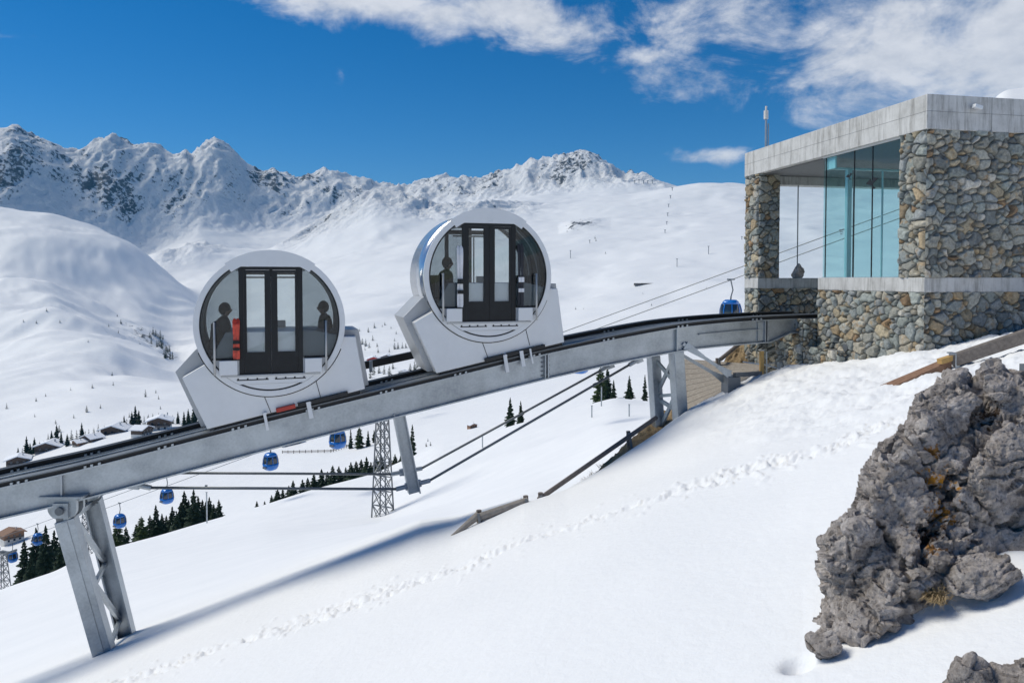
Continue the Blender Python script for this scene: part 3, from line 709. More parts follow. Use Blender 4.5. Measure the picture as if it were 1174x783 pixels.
# ------------------------------------------------------------------ ropeway
iD = lambda px: 1.0 / max(.0050, .0075 + (.0155 - .0075) * (px - 143) / 695.)
CAB = lambda px: 375 - .365 * (px - 690)      # photo line of the lower cable
CAB1 = lambda px: CAB(px) - 10.5
def ropept(px, f, dd=0): return P(px, f(px), iD(px) + dd)
for f, lab in ((CAB, 'lower thin ropeway cable carrying the blue gondolas'), (CAB1, 'upper thin ropeway cable running beside the gondola cable')):
    b = MB(); pts = [ropept(px, f) for px in range(-120, 1201, 60)]
    for p, q in zip(pts, pts[1:]): b.tube(p, q, .045, n=6)
    tag(b.build('ropeway_cable', MT['steel_d']), lab, 'cable')
def gondola_proto():
    o = empty('gondola', (0, 0, 0), 0, 'x', 'gondola', 'blue gondolas hanging on the ropeway')
    # origin at the grip on the cable
    H = 2.45; w = 1.03; d = 1.03; z0 = -2.0 - H
    prof = [(0, .60), (.06, .78), (.2, .93), (.42, 1.0), (.6, .97), (.8, .86), (.93, .7), (1., .5)]
    def ring(f, s, e=0):
        r = []
        for i in range(24):
            t = 2 * math.pi * i / 24; c, sn = math.cos(t), math.sin(t)
            q = 3.2; cc = math.copysign(abs(c) ** (2 / q), c); ss = math.copysign(abs(sn) ** (2 / q), sn)
            r.append(((w * s + e) * cc, (d * s + e) * ss, z0 + H * f))
        return r
    def sect(a, b, e, name, mat):
        m = MB(); fs = [a] + [f for f, _ in prof if a < f < b] + [b]
        m.loft([ring(f, np.interp(f, [p[0] for p in prof], [p[1] for p in prof]), e) for f in fs]); return m.build(name, MT[mat], o, smooth=True)
    sect(0, .4, 0, 'lower_shell', 'blue'); sect(.4, .82, -.03, 'window_band', 'dglass'); sect(.82, 1., 0, 'roof', 'blue')
    for t in (.4, 1.17, 1.97, 2.74, 3.54, 4.31, 5.11, 5.88):
        m = MB()
        for a, b_ in ((.4, .6), (.6, .83)):
            pa = np.interp(a, [p[0] for p in prof], [p[1] for p in prof]); pb = np.interp(b_, [p[0] for p in prof], [p[1] for p in prof])
            ca, sa = math.cos(t), math.sin(t)
            r = 1 / ((abs(ca) ** 3.2 + abs(sa) ** 3.2) ** (1 / 3.2))
            m.bar((w * pa * ca * r, d * pa * sa * r, z0 + H * a), (w * pb * ca * r, d * pb * sa * r, z0 + H * b_), .09, .07)
        m.build('window_post', MT['blue'], o)
    m = MB(); m.box(-.35, .35, -d - .12, -d - .02, z0 + .35, z0 + .6); m.build('ski_rack', MT['steel_d'], o)
    m = MB(); m.bar((0, 0, z0 + H - .02), (.03, 0, z0 + H + .35), .12); m.bar((.03, 0, z0 + H + .33), (.22, 0, z0 + H + 1.0), .1); m.bar((.22, 0, z0 + H + .96), (0, 0, -.05), .1)
    m.build('hanger_arm', MT['steel_d'], o)
    m = MB(); m.box(-.38, .38, -.09, .09, -.02, .12); m.build('grip', MT['steel_d'], o)
    return o
gp = gondola_proto()
gl_ = [(310, 0, CAB1, 'blue gondola alone over the snow below the girder, above the tie rods'), (387, 0, CAB1, 'blue gondola touching the girder underside left of the lattice mast'),
       (137, 0, CAB, 'blue gondola above the olive pine right of the leaning pier'), (191, 5, CAB1, 'blue gondola in front of the tall firs, second right of the pier'),
       (14, 4, CAB, 'lowest left blue gondola beside the small mast at the picture edge'), (43, 4, CAB1, 'blue gondola before the tall dark firs at the lower left'),
       (665, 0, CAB, 'blue cabin half hidden behind the girder left of the second pier'), (838, 0, CAB, 'blue gondola at the far right with only its roof above the black rail')]
for i, (px, dy, f, lab) in enumerate(gl_):
    o = gp if i == 0 else copy_tree(gp)
    o.scale = (.86,) * 3 if px > 600 else (1,) * 3; o.location = ropept(px, f); o.rotation_euler = (0, 0, R(-32)); o['label'] = lab
    if px == 137: o.location = ropept(137, f)
# lattice mast
def lattice(px, D, pybase, pytop, wb, wt, name, label, arm=None, n=9):
    g = P(px, pybase, D); top = P(px, pytop, D); H = top.z - g.z
    o = empty(name, g, R(-20), label, 'mast')
    lg = []
    for sx in (-1, 1):
        for sy in (-1, 1):
            a = Vector((sx * wb / 2, sy * wb / 2, -.8 if sy < 0 else -1.6)); b_ = Vector((sx * wt / 2, sy * wt / 2, H)); lg.append((a, b_))
            m = MB(); m.bar(a, b_, .13); m.build('leg', MT['steel_d'], o)
    m = MB()
    pairs = ((0, 1), (2, 3), (0, 2), (1, 3))
    for i in range(n):
        f0 = (i / n) ** .9; f1 = ((i + 1) / n) ** .9
        for a, c in pairs:
            A0 = lg[a][0].lerp(lg[a][1], f0); A1 = lg[a][0].lerp(lg[a][1], f1); C0 = lg[c][0].lerp(lg[c][1], f0); C1 = lg[c][0].lerp(lg[c][1], f1)
            m.bar(A0, C1, .07); m.bar(C0, A1, .07); m.bar(A1, C1, .07)
    m.build('bracing', MT['steel_d'], o)
    if arm:
        m = MB(); m.bar((-arm, 0, H - .3), (arm, 0, H + .1), .35); m.build('cross_arm', MT['steel_d'], o)
        for s in (-1, 1):
            m = MB(); m.bar((s * arm, -1.2, H + .15 * s), (s * arm, 1.2, H + .15 * s), .25, .4); m.build('sheave_train', MT['steel_d'], o)
    return o
g437 = gz((437 - CX) / F * 78, 78)
lattice(439, 78, 588, 452, 1.75, .75, 'lattice_mast', 'tall grey steel lattice ropeway mast standing in the snow below the girder', 2.0)
lattice(3, 135, 668, 632, 1.9, .9, 'lattice_mast', 'small dark lattice mast with a cross arm at the lower left picture edge', 2.2, 5)
lattice(101, 140, 640, 585, 2.0, 1.1, 'lattice_mast', 'thin lattice mast seen between the two legs of the leaning track pier', None, 8)
# snowmaking and piste marker poles
for (px, py, hpx, lab) in ((234, 600, 36, 'white steel pole in front of the firs at the right end of the clump'), (690, 466, 22, 'thin pale pole left of the three firs by the second pier'),
                           (553, 513, 14, 'faint marker pole between the two long tie rods'), (679, 480, 14, 'faint marker pole on the snow below the three firs'),
                           (722, 478, 14, 'faint marker pole on the snow nearest the second pier'), (190, 482, 9, 'short lamp pole above the dark chalet by the lower cabin')):
    g = hit(px, py, 25)
    h_ = hpx * g.y / F; o = empty('marker_pole', g, 0, lab, 'pole')
    m = MB(); m.tube((0, 0, -.3), (0, 0, h_), .0007 * g.y + .02, n=6); m.build('pole', MT['steel'], o)
    m = MB(); m.bar((-.0014 * g.y, 0, h_), (.0014 * g.y, 0, h_), .05); m.build('head', MT['steel_d'], o)
# drag lift on the right ridge
pyl = [(762, 268), (764, 258), (765, 248), (766, 238), (768, 228), (770, 219), (654, 297), (776, 307), (812, 293), (850, 275), (676, 280), (727, 211), (732, 210), (737, 211), (742, 211), (747, 211)]
for (px, py) in pyl:
    g = hit(px, py, 400); s = g.y / F
    o = empty('lift_pylon', g, 0, 'tiny dark lift pylon on the white slope right of the upper cabin', 'pylon', 'tiny lift pylons on the far white slope')
    m = MB(); hh = (9 if (px, py) in ((812, 293), (776, 307), (654, 297)) else 3.5) * s; m.bar((0, 0, -2), (0, 0, hh), .55 * s); m.build('mast', MT['steel_d'], o)
    m = MB(); m.bar((-1.1 * s, 0, hh), (1.1 * s, 0, hh), .5 * s); m.build('arm', MT['steel_d'], o)

# ------------------------------------------------------------------ track
TH = R(18.0); ax = Vector((math.cos(TH), math.sin(TH), 0)); ay = Vector((-math.sin(TH), math.cos(TH), 0))
C1 = P(311, 371.5, 14.9)
L0 = Vector((C1.x, C1.y, 0))
def onrail(px, off=0.0):
    """distance along the track line (shifted back by off) seen at photo column px"""
    o = L0 + ay * off; u = (px - CX) / F
    t = (u * o.y - o.x) / (ax.x - u * ax.y)
    return t, o.y + ax.y * t
topk = [(-420, 655), (-200, 606), (0, 559), (60, 547), (160, 522), (300, 486), (380, 466.5), (540, 428), (620, 408), (700, 391), (780, 376), (830, 371), (880, 367.5), (935, 365.5), (1010, 364)]
TT, TZ = [], []
for px, py in topk:
    t, D = onrail(px); TT.append(t); TZ.append(P(px, py, D).z)
TT = np.array(TT); TZ = np.array(TZ)
ts = np.linspace(TT[0], TT[-1], 400); zs_ = np.interp(ts, TT, TZ); kk = np.hanning(41); kk /= kk.sum()
zs_ = np.convolve(np.pad(zs_, 20, mode='reflect', reflect_type='odd'), kk, 'valid')
RZ = lambda t: float(np.interp(t, ts, zs_))
def rp(t, off, dz=0): return L0 + ax * t + ay * off + Vector((0, 0, RZ(t) + dz))
def sweep(b, t0, t1, prof, n):
    rings = []
    for i in range(n + 1):
        t = t0 + (t1 - t0) * i / n
        rings.append([rp(t, o, z) for o, z in prof])
    b.loft(rings)
tL, tR = TT[0], onrail(950)[0]
t880 = onrail(882)[0]; t905 = onrail(905)[0]
H = .53
def girder(off, name, label, near=True):
    o = empty(name, rp(0, off) * 1.0, 0, label, 'girder', 'two parallel girders of the inclined track'); base = o.location.copy()
    def B(b, n, m, **k):
        for v in b.bm.verts: v.co -= base
        return b.build(n, MT[m], o, **k)
    b = MB(); w = .035
    sweep(b, tL, t880, [(off + .09, 0), (off + .09 + w, 0), (off + .09 + w, -H), (off + .09, -H)], 150)
    B(b, 'web', 'steel')
    b = MB(); sweep(b, tL, tR, [(off, .0), (off + .24, .0), (off + .24, .025), (off, .025)], 160); B(b, 'top_flange', 'steel')
    b = MB(); sweep(b, tL, t880, [(off - .02, -H), (off + .26, -H), (off + .26, -H - .03), (off - .02, -H - .03)], 150); B(b, 'bottom_flange', 'steel')
    # end piece running into the building
    b = MB(); n = 30; rings = []; fl = []
    for i in range(n + 1):
        t = t880 + (tR - t880) * i / n; d = H - (H - .32) * min(1, max(0, (t - t880 - .05) / (t905 - t880)))
        rings.append([rp(t, off + a, z) for a, z in ((.09, -.002), (.125, -.002), (.125, -d), (.09, -d))]); fl.append([rp(t, off + a, z) for a, z in ((-.02, -d), (.26, -d), (.26, -d - .03), (-.02, -d - .03))])
    b.loft(rings); B(b, 'end_web', 'steel'); b = MB(); b.loft(fl); B(b, 'end_flange', 'steel')
    # stiffeners
    for px in (-120, 66, 629, 777, 881, 915):
        t = onrail(px, off)[0]
        b = MB(); h_ = H if px < 900 else .3
        for (o0, o1) in ((-.0, .088),):
            b.loft([[rp(t + a, off + o0, z), rp(t + a, off + o1, z), rp(t + a, off + o1, z2), rp(t + a, off + o0, z2)] for a, z, z2 in ((-.015, -.004, -h_ + .003), (.015, -.004, -h_ + .003))])
            if px in (629, 881): b.loft([[rp(t + a, off + .0, z), rp(t + a, off + .088, z), rp(t + a, off + .088, z2), rp(t + a, off + .0, z2)] for a, z, z2 in ((-.085, -.004, -h_ + .003), (-.06, -.004, -h_ + .003))])
            if px in (881,): b.loft([[rp(t + a, off + .05, z), rp(t + a, off + .088, z), rp(t + a, off + .088, z2), rp(t + a, off + .05, z2)] for a, z, z2 in ((-.26, -.03, -h_ + .04), (-.09, -.03, -h_ + .04))])
        B(b, 'stiffener', 'steel')
    for px, xs_ in ((629, (-.115, -.14, .04)), (881, (-.045, .06))):
        t = onrail(px, off)[0]
        for dx in xs_:
            for k in range(5):
                p = rp(t + dx, off, -.06 - .1 * k); b = MB(); b.tube(p + ay * .062, p + ay * .088, .016, n=6); B(b, 'bolt', 'steel_d')
    if near:
        # welded shelf plate and bolts
        t0, t1 = onrail(803, off)[0], onrail(874, off)[0]
        b = MB(); sweep(b, t0, t1, [(off + .01, -.2), (off + .088, -.2), (off + .088, -.22), (off + .01, -.22)], 20); B(b, 'shelf_angle', 'steel')
    # rail: dark rubber running strip over a steel rail
    b = MB(); sweep(b, tL, tR, [(off + .05, .027), (off + .19, .027), (off + .19, .10), (off + .05, .10)], 160); B(b, 'rail', 'rail')
    b = MB(); sweep(b, tL, tR, [(off + .0, .102), (off + .24, .102), (off + .24, .125), (off + .0, .125)], 160); B(b, 'rail_head', 'steel_d' if near else 'rail')
    for px in range(-100, 940, 85):
        t = onrail(px + 35, off)[0]
        b = MB()
        for k in (-.16, -.05, .08): b.loft([[rp(t + k + a, off + o1, z) for o1, z in ((.0, .028), (.045, .028), (.045, .07), (.0, .07))] for a in (-.022, .022)])
        B(b, 'rail_clamp', 'steel')
    return o
girder(0.0, 'track_girder', 'front grey steel girder of the track, nearer the camera')
girder(1.32, 'track_girder', 'rear grey steel girder of the track, partly hidden by the front one', False)
# cable tray between the rails
o = empty('cable_tray', rp(0, .7), 0, 'dark cable tray with thin pale edge lying between the two track girders', 'cable tray'); base = o.location.copy()
b = MB(); sweep(b, tL, tR, [(.92, -.10), (1.12, -.10), (1.12, .02), (.92, .02)], 120)
for v in b.bm.verts: v.co -= base
b.build('tray', MT['steel_d'], o)
b = MB(); sweep(b, tL, tR, [(.90, .022), (.95, .022), (.95, .045), (.90, .045)], 120)
for v in b.bm.verts: v.co -= base
b.build('edge_strip', MT['steel'], o)
b = MB()
for i in range(14):
    t = tL + (tR - tL) * (i + .5) / 14
    b.loft([[rp(t + a, oo, z) for oo, z in ((.14, -.40), (1.40, -.40), (1.40, -.30), (.14, -.30))] for a in (-.05, .05)])
for v in b.bm.verts: v.co -= base
b.build('cross_tie', MT['steel_d'], o)

def localise(b, base):
    for v in b.bm.verts: v.co -= base
# tie rods under the girders with the king strut
KT = onrail(459)[0]
def tie(off, label, xs):
    (x0, y0), (x1, y1), (x2, y2), (x3, y3) = xs
    D = lambda px: onrail(px, off)[1]
    a, c, d, e = P(x0, y0, D(x0)), P(x1, y1, D(x1)), P(x2, y2, D(x2)), P(x3, y3, D(x3))
    o = empty('tie_rod', a, 0, label, 'tie rod', 'pair of steel tie rods under the track')
    def B(b, n, m, **k):
        localise(b, a); b.build(n, MT[m], o, **k)
    b = MB(); b.tube(a, c, .028, n=10); b.tube(d, e, .028, n=10); B(b, 'rod', 'steel_d', smooth=True)
    for p, q in ((c, (c + d) / 2), (d, (c + d) / 2), (a, a + Vector((-.35, -.08, .1))), (e, e + (e - d).normalized() * .35)):
        b = MB(); b.tube(p - (q - p).normalized() * .02, p + (q - p).normalized() * .22, .05, n=10); b.bar(p + (q - p).normalized() * .18, q, .05, .15, w2=.06, h2=.19); B(b, 'fork_end', 'steel')
    return o
tie(.12, 'lower tie rod, from the leaning pier past the strut foot to the second pier', [(172, 559), (455, 560.5), (492, 551), (722, 418)])
tie(1.44, 'upper tie rod of the pair, meeting the strut just above its foot', [(192, 542), (449, 543.5), (483, 537), (690, 424)])
# king strut
t0 = onrail(458, .12)[0]
top = P(457, 474, onrail(458, .12)[1]); bot = P(475, 565, onrail(468, .12)[1])
o = empty('king_strut', top, 0, 'single leaning steel strut hanging under the girder, holding the tie rods', 'strut')
b = MB(); dv = (bot - top)
for s in (-1, 1): b.bar(top + ax * s * .115, bot + ax * s * .115, .02, .2, up=ay) if False else b.bar(top + ax * s * .115, bot + ax * s * .115, .2, .025, up=ax)
localise(b, top); b.build('flange', MT['steel'], o)
b = MB(); b.bar(top, bot, .03, .205, up=ax); localise(b, top); b.build('web', MT['steel'], o)
b = MB(); p1 = bot + Vector((0, 0, .1)); b.tube(bot + Vector((-.05, 0, .12)), P(466, 541, onrail(466, 1.44)[1]), .035, n=8); localise(b, top); b.build('cross_pin', MT['steel_d'], o)

# piers
def hcol(a, c, w, d, name, parent, base, mat='steel'):
    """H section: two flanges facing along the track with a web"""
    b = MB(); 
    for s in (-1, 1): b.bar(a + ax * s * w / 2, c + ax * s * w / 2, d, .03, up=ax)
    b.bar(a, c, .03, w, up=ax); localise(b, base); return b.build(name, MT[mat], parent)
def boxcol(a, c, w, d, name, parent, base, mat='steel'):
    b = MB(); b.bar(a, c, d, w, up=ax); localise(b, base); return b.build(name, MT[mat], parent, bevel=.012)
D1 = onrail(76, .1)[1]
A = P(76, 594, D1); Bt = P(121, 752, D1 + .1)
D2 = onrail(104, 1.4)[1]
Cc = P(106, 572, D2); Dd = P(149, 744, D2 + .2)
Bt = Bt + (Bt - A).normalized() * .0; 
o = empty('track_pier', Bt, 0, 'leaning galvanised track pier at the lower left with braced twin legs', 'pier'); base = Bt.copy()
dA = (Bt - A).normalized()
hc = boxcol(A, Bt, .33, .36, 'leg', o, base)
b = MB(); b.bar(A + dA * .02 - ay * .19 + ax * 0, Bt - ay * .19, .012, .10, up=ax); localise(b, base); b.build('leg_rib', MT['steel'], o)
hcol(Cc, Dd, .28, .34, 'leg', o, base)
b = MB()
def br(f0, f1, rev=False, r=.05):
    p = A.lerp(Bt, f0) + ay * .15; q = Cc.lerp(Dd, f1)
    b.bar(p, q, r * 1.5, r * 2)
b.bar(A.lerp(Bt, .02) + ay * .1, Cc.lerp(Dd, .02), .09, .1)
for f0, f1 in ((.05, .42), (.50, .42), (.50, .80), (.93, .80)): b.bar(A.lerp(Bt, f0) + ay * .12 + ax * .12, Cc.lerp(Dd, f1) - ax * .05, .07, .09)
localise(b, base); b.build('bracing', MT['steel'], o)
for (c_, off) in ((P(76, 577, D1), 0), (P(105, 557, D2), 0)):
    b = MB()
    b.box(c_.x - .40, c_.x + .40, c_.y - .2, c_.y + .25, c_.z + .14, c_.z + .18)
    n = 14; pr = [(c_.x + math.cos(a_) * .27, c_.z - .06 + math.sin(a_) * .22) for a_ in [math.pi + math.pi * i / n for i in range(n + 1)]] + [(c_.x + .27, c_.z + .14), (c_.x - .27, c_.z + .14)]
    b.prism(pr, c_.y - .14, c_.y - .07); b.prism(pr, c_.y + .09, c_.y + .15)
    localise(b, base); b.build('bearing_plate', MT['steel'], o)
b = MB(); c_ = P(76, 582, D1); b.tube(c_ + Vector((0, -.24, 0)), c_ + Vector((0, .2, 0)), .075, n=18); localise(b, base); b.build('pin', MT['steel_d'], o)
b = MB(); b.box(c_.x - .14, c_.x + .14, c_.y - .19, c_.y - .14, c_.z - .14, c_.z + .14); localise(b, base); b.build('pin_plate', MT['steel'], o)
b = MB(); b.bar(A + Vector((0, 0, .3)), A + dA * .08, .28, .3, up=ax); localise(b, base); b.build('head_block', MT['steel_d'], o); b = MB(); b.bar(Cc + Vector((-.03, 0, .35)), Cc + dA * .08, .25, .25, up=ax); localise(b, base); b.build('head_block', MT['steel_d'], o)

Dn = onrail(776, .12)[1]; Df = onrail(750, 1.44)[1]
N0 = P(775, 403, Dn); N1 = P(780, 482, Dn); F0 = P(749, 408, Df - .6); F1 = P(755, 500, Df - .6)
o = empty('track_pier', N1, 0, 'upright track pier with cross bracing between the girder and the brown bank', 'pier'); base = N1.copy()
boxcol(N0, N1, .27, .3, 'leg', o, base); boxcol(F0, F1, .25, .28, 'leg', o, base)
b = MB()
for f0, f1 in ((.02, .5), (.5, .02)): b.bar(N0.lerp(N1, f1), F0.lerp(F1, f0), .06, .09)
for f0, f1 in ((.52, .9), (.95, .55)): b.bar(N0.lerp(N1, f1 * .98), F0.lerp(F1, f0), .06, .09)
b.bar(N0.lerp(N1, .62), F0.lerp(F1, .5), .05, .08)
localise(b, base); b.build('bracing', MT['steel'], o)
# inclined props from the pier head to the foundation
b = MB()
for (x0, y0, x1, y1, dd) in ((783, 394, 838, 430, 0.0), (782, 407, 832, 436, .5)):
    p, q = P(x0, y0, Dn + dd), P(x1, y1, Dn + dd); b.bar(p, q, .06, .08); b.bar(p.lerp(q, .72), p.lerp(q, .97), .08, .09, h2=.20)
    b.bar(p.lerp(q, .42), p.lerp(q, .05), .08, .09, h2=.20) if dd == 0 else None
localise(b, base); b.build('prop', MT['steel'], o)
b = MB(); q = P(842, 437, Dn + .1); b.box(q.x - .18, q.x + .12, q.y - .1, q.y + .5, q.z - .5, q.z + .1); b.bar(P(842, 430, Dn + .1), P(872, 428, Dn + .6), .09, .1); localise(b, base); b.build('footing', MT['steel_d'], o)

# ------------------------------------------------------------------ cabins
Rg = 1.34; Ro = 1.45
def circ_x(z, r): return math.sqrt(max(0, r * r - z * z))
def lune(x0, x1, z0, z1, r=Rg, n=40):
    """polygon of the circle of radius r clipped to the box"""
    pts = []
    for i in range(720):
        t = 2 * math.pi * i / 720; x, z = r * math.cos(t), r * math.sin(t)
        if x0 <= x <= x1 and z0 <= z <= z1: pts.append((x, z))
    for x in (x0, x1):
        if abs(x) < r:
            for s in (-1, 1):
                z = s * math.sqrt(r * r - x * x)
                if z0 <= z <= z1: pts.append((x, z))
    for z in (z0, z1):
        if abs(z) < r:
            for s in (-1, 1):
                x = s * math.sqrt(r * r - z * z)
                if x0 <= x <= x1: pts.append((x, z))
    for x in (x0, x1):
        for z in (z0, z1):
            if x * x + z * z < r * r: pts.append((x, z))
    cx = sum(p[0] for p in pts) / len(pts); cz = sum(p[1] for p in pts) / len(pts)
    pts.sort(key=lambda p: math.atan2(p[1] - cz, p[0] - cx))
    out = [pts[0]]
    for p in pts[1:]:
        if (p[0] - out[-1][0]) ** 2 + (p[1] - out[-1][1]) ** 2 > 4e-5: out.append(p)
    return out
DEPTH = 1.62
def cabin(center, label, slope, poly_b, poly_f, rear_step, extra):
    o = empty('funicular_cabin', center, TH, label, 'cabin', 'round funicular cabins on the track')
    # drum
    b = MB(); b.annulus(Ro - .04, Ro, .035, DEPTH, n=96); b.build('drum_shell', MT['chrome'], o, smooth='x')
    b = MB(); b.annulus(Ro - .07, Ro - .045, .04, DEPTH - .01, n=96); b.build('inner_lining', MT['dark'], o)
    b = MB(); b.annulus(Rg, Ro + .005, -.03, .033, n=120); fr = b.build('front_ring', MT['panel'], o, bevel=.008)
    b = MB(); b.annulus(Rg - .025, Rg - .002, -.034, .02, n=120); b.build('glass_seal', MT['black'], fr)
    b = MB(); b.annulus(Rg, Ro, DEPTH + .002, DEPTH + .05, n=96); rr = b.build('rear_ring', MT['panel_d'], o)
    # front face panels
    b = MB(); b.prism(lune(-2, 2, 1.15, 2, Rg - .004), -.045, .01); b.annulus(.055, .062, -.05, -.044, cx=.02, cz=1.24, n=24)
    t_ = math.asin(.92 / (Ro + .01))
    b.annulus(Rg - .06, Ro + .035, -.047, .01, a0=math.pi / 2 - .62, a1=math.pi / 2 + .62, n=30)
    b.build('top_panel', MT['panel'], o)
    b = MB(); b.annulus(Rg - .1, Ro + .03, DEPTH * .0 + .034, DEPTH * .45, a0=math.pi / 2 - .55, a1=math.pi / 2 + .55, n=24); b.build('roof_hatch', MT['panel'], o)
    b = MB(); b.prism(lune(-2, 2, -1.19, -1.02, Rg - .004), -.05, .01); th_ = b.build('threshold', MT['panel'], o)
    b = MB(); b.prism(lune(-2, 2, -2, -1.195, Rg - .03), -.035, .01); b.build('bottom_panel', MT['panel'], o)
    b = MB(); b.box(-.95, .95, -.09, .005, -1.035, -1.0); b.build('door_sill', MT['panel_d'], o)
    for s in (-1, 1):
        b = MB(); c0 = .36 * s - .0
        b.box(c0 - .3, c0 + .3, -.056, -.05, -1.115, -1.095)
        for k in range(4): b.box(c0 - .29 + k * .18, c0 - .26 + k * .18, -.062, -.05, -1.1, -1.07)
        b.build('foot_grate', MT['black'], o)
    for x0, x1 in ((-2, -.61), (.61, 2)):
        g = lune(x0, x1, -.68, 1.148, Rg - .026)
        b = MB(); b.prism(g, -.012, -.002); b.build('side_window', MT['side_glass'], o)
        g = lune(x0 if x0 > -2 else -2, x1, -1.0, -.70, Rg - .026)
        b = MB(); b.prism(g, -.03, .01); b.build('kick_panel', MT['panel_d'], o)
        s = 1 if x0 > 0 else -1
        b = MB(); b.box(min(s * .64, s * .98), max(s * .64, s * .98), -.13, -.032, -.99, -.70); b.build('luggage_box', MT['panel'], o, bevel=.01)
        b = MB(); b.box(min(s * .63, s * 1.12), max(s * .63, s * 1.12), -.04, .03, -.70, -.665); b.build('window_ledge', MT['black'], o)
        b = MB(); b.tube((s * 1.06, -.14, -.98), (s * 1.06, -.14, .06), .022, n=12); b.tube((s * 1.06, -.14, .04), (s * 1.06, -.0, .04), .012); b.tube((s * 1.06, -.14, -.86), (s * 1.06, -.0, -.86), .012)
        b.build('grab_rail', MT['steel_rod'], o, smooth=True)
    # door
    b = MB(); b.box(-.61, -.52, -.03, .03, -1.0, 1.148); b.box(.52, .61, -.03, .03, -1.0, 1.148); b.box(-.52, .52, -.03, .03, 1.085, 1.148); b.build('door_frame', MT['black'], o)
    for s in (-1, 1):
        x0, x1 = (-.517, -.003) if s < 0 else (.003, .517); a0_, a1_ = (x0 + .055, x1 - .12) if s < 0 else (x0 + .12, x1 - .055)
        d = empty('door_leaf', (0, 0, 0)) if False else None
        b = MB(); b.box(x0, a0_, -.022, .018, -.998, 1.08); b.box(a1_, x1, -.022, .018, -.998, 1.08); b.box(a0_, a1_, -.022, .018, -.998, -.56); b.box(a0_, a1_, -.022, .018, 1.03, 1.08)
        dl_ = b.build('door_leaf', MT['black'], o)
        b = MB(); b.box(a0_, a1_, -.004, .004, -.56, 1.03); b.build('pane', MT['cab_glass'], dl_)
    # rear face: same split, glass
    yb = DEPTH
    for x0, x1 in ((-2, -.61), (.61, 2)):
        b = MB(); b.prism(lune(x0, x1, -.55, 1.148, Rg - .01), yb + .01, yb + .02); b.build('rear_window', MT['cab_glass'], rr)
    b = MB(); 
    for x0, x1 in ((-.62, -.53), (-.035, .035), (.53, .62)): b.box(x0, x1, yb - .01, yb + .04, -1.0, 1.15)
    b.box(-.53, .53, yb - .01, yb + .04, 1.0, 1.1); b.prism(lune(-2, 2, -2, -.62, Rg), yb - .01, yb + .04); b.prism(lune(-2, 2, 1.15, 2, Rg), yb - .01, yb + .04)
    b.build('rear_frame', MT['black'], rr)
    b = MB(); b.box(-.53, -.035, yb + .01, yb + .02, -.62, 1.0); b.box(.035, .53, yb + .01, yb + .02, -.62, 1.0); b.build('rear_pane', MT['cab_glass'], rr)
    # interior
    b = MB(); b.box(-.95, .95, .04, yb - .02, -1.03, -1.0); b.build('floor', MT['seat'], o)
    for s in (-1, 1):
        b = MB(); b.box(min(s * .66, s * 1.2), max(s * .66, s * 1.2), .12, yb - .1, -.60, -.50); b.box(min(s * .72, s * 1.1), max(s * .72, s * 1.1), .2, yb - .2, -.86, -.6); b.build('bench', MT['seat'], o, bevel=.02)
        b = MB()
        for k in range(3): 
            y0 = .2 + k * .44; b.loft([[(s * (1.10 - .03), y0, -.5), (s * 1.10, y0 + .36, -.5), (s * 1.19, y0 + .36, -.5), (s * 1.19, y0, -.5)], [(s * 1.04, y0 + .03, .02), (s * 1.04, y0 + .33, .02), (s * 1.14, y0 + .33, .02), (s * 1.14, y0 + .03, .02)]]) if k < 3 else None
        b.build('backrest', MT['dark'], o, bevel=.02)
    b = MB(); b.box(-.5, .5, yb - .35, yb - .31, .92, .96); b.tube((.0, yb - .33, -.98), (0, yb - .33, .93), .018, n=8); b.build('ceiling_rail', MT['steel_rod'], o)
    for yy in (.45, 1.05):
        b = MB(); b.annulus(Ro - .14, Ro - .072, yy, yy + .07, n=72); b.build('lining_rib', MT['panel_d'], o)
    b = MB(); b.box(.08, .3, yb - .3, yb - .2, -.98, .0) ; b.build('control_box', MT['panel_d'], o, bevel=.01)
    # carriage skirt
    b = MB(); b.loft([[(x, .36, z) for x, z in poly_b], [(x, DEPTH - .04, z) for x, z in poly_b]]); b.build('rear_skirt', MT['panel_d'], o, bevel=.01)
    b = MB(); n = len(poly_f)
    b.loft([[(x, .03, z) for x, z in poly_f], [(x + (.0 if x < 0 else .045), .357, z) for x, z in poly_f]]); sk = b.build('front_skirt', MT['panel'], o, bevel=.014)
    # black arc painting the shade in the drum gap, and panel seams
    b = MB(); b.annulus(Ro + .012, Ro + .03, .022, .029, a0=math.pi * 1.12, a1=math.pi * 1.88, n=60); b.build('gap_shade', MT['black'], o)
    b = MB()
    for (x0, z0, x1, z1) in ((-.14, -1.475, -.02, -1.80), (.86, -1.17, .96, -1.555)): b.bar((x0, .027, z0), (x1, .027, z1), .012, .012)
    b.build('panel_seam', MT['black'], sk)
    # undercarriage
    sl = math.atan(slope)
    b = MB()
    for off in (.12, 1.44):
        b.bar((-1.1, off, extra['zb'](-1.1) + .05), (1.75, off, extra['zb'](1.75) + .05), .13, .14)
    b.build('bogie_beam', MT['rail'], o)
    for x in (-1.0, -.55, .95, 1.45):
        for off in (.12, 1.44):
            b = MB(); z = extra['zb'](x) + .0; b.tube((x, off - .05, z), (x, off + .05, z), .07, n=18); b.build('wheel', MT['black'], o)
    for (x, w, hgt) in extra['clips']:
        b = MB(); z = extra['zb'](x); b.bar((x - .02, -.07, z + .09), (x + .045, -.07, z - hgt), .035, w, up=(1, 0, 0)); b.box(x - w / 2, x + w / 2, -.07, .1, z + .05, z + .09); b.build('rail_hook', MT['panel'], o)
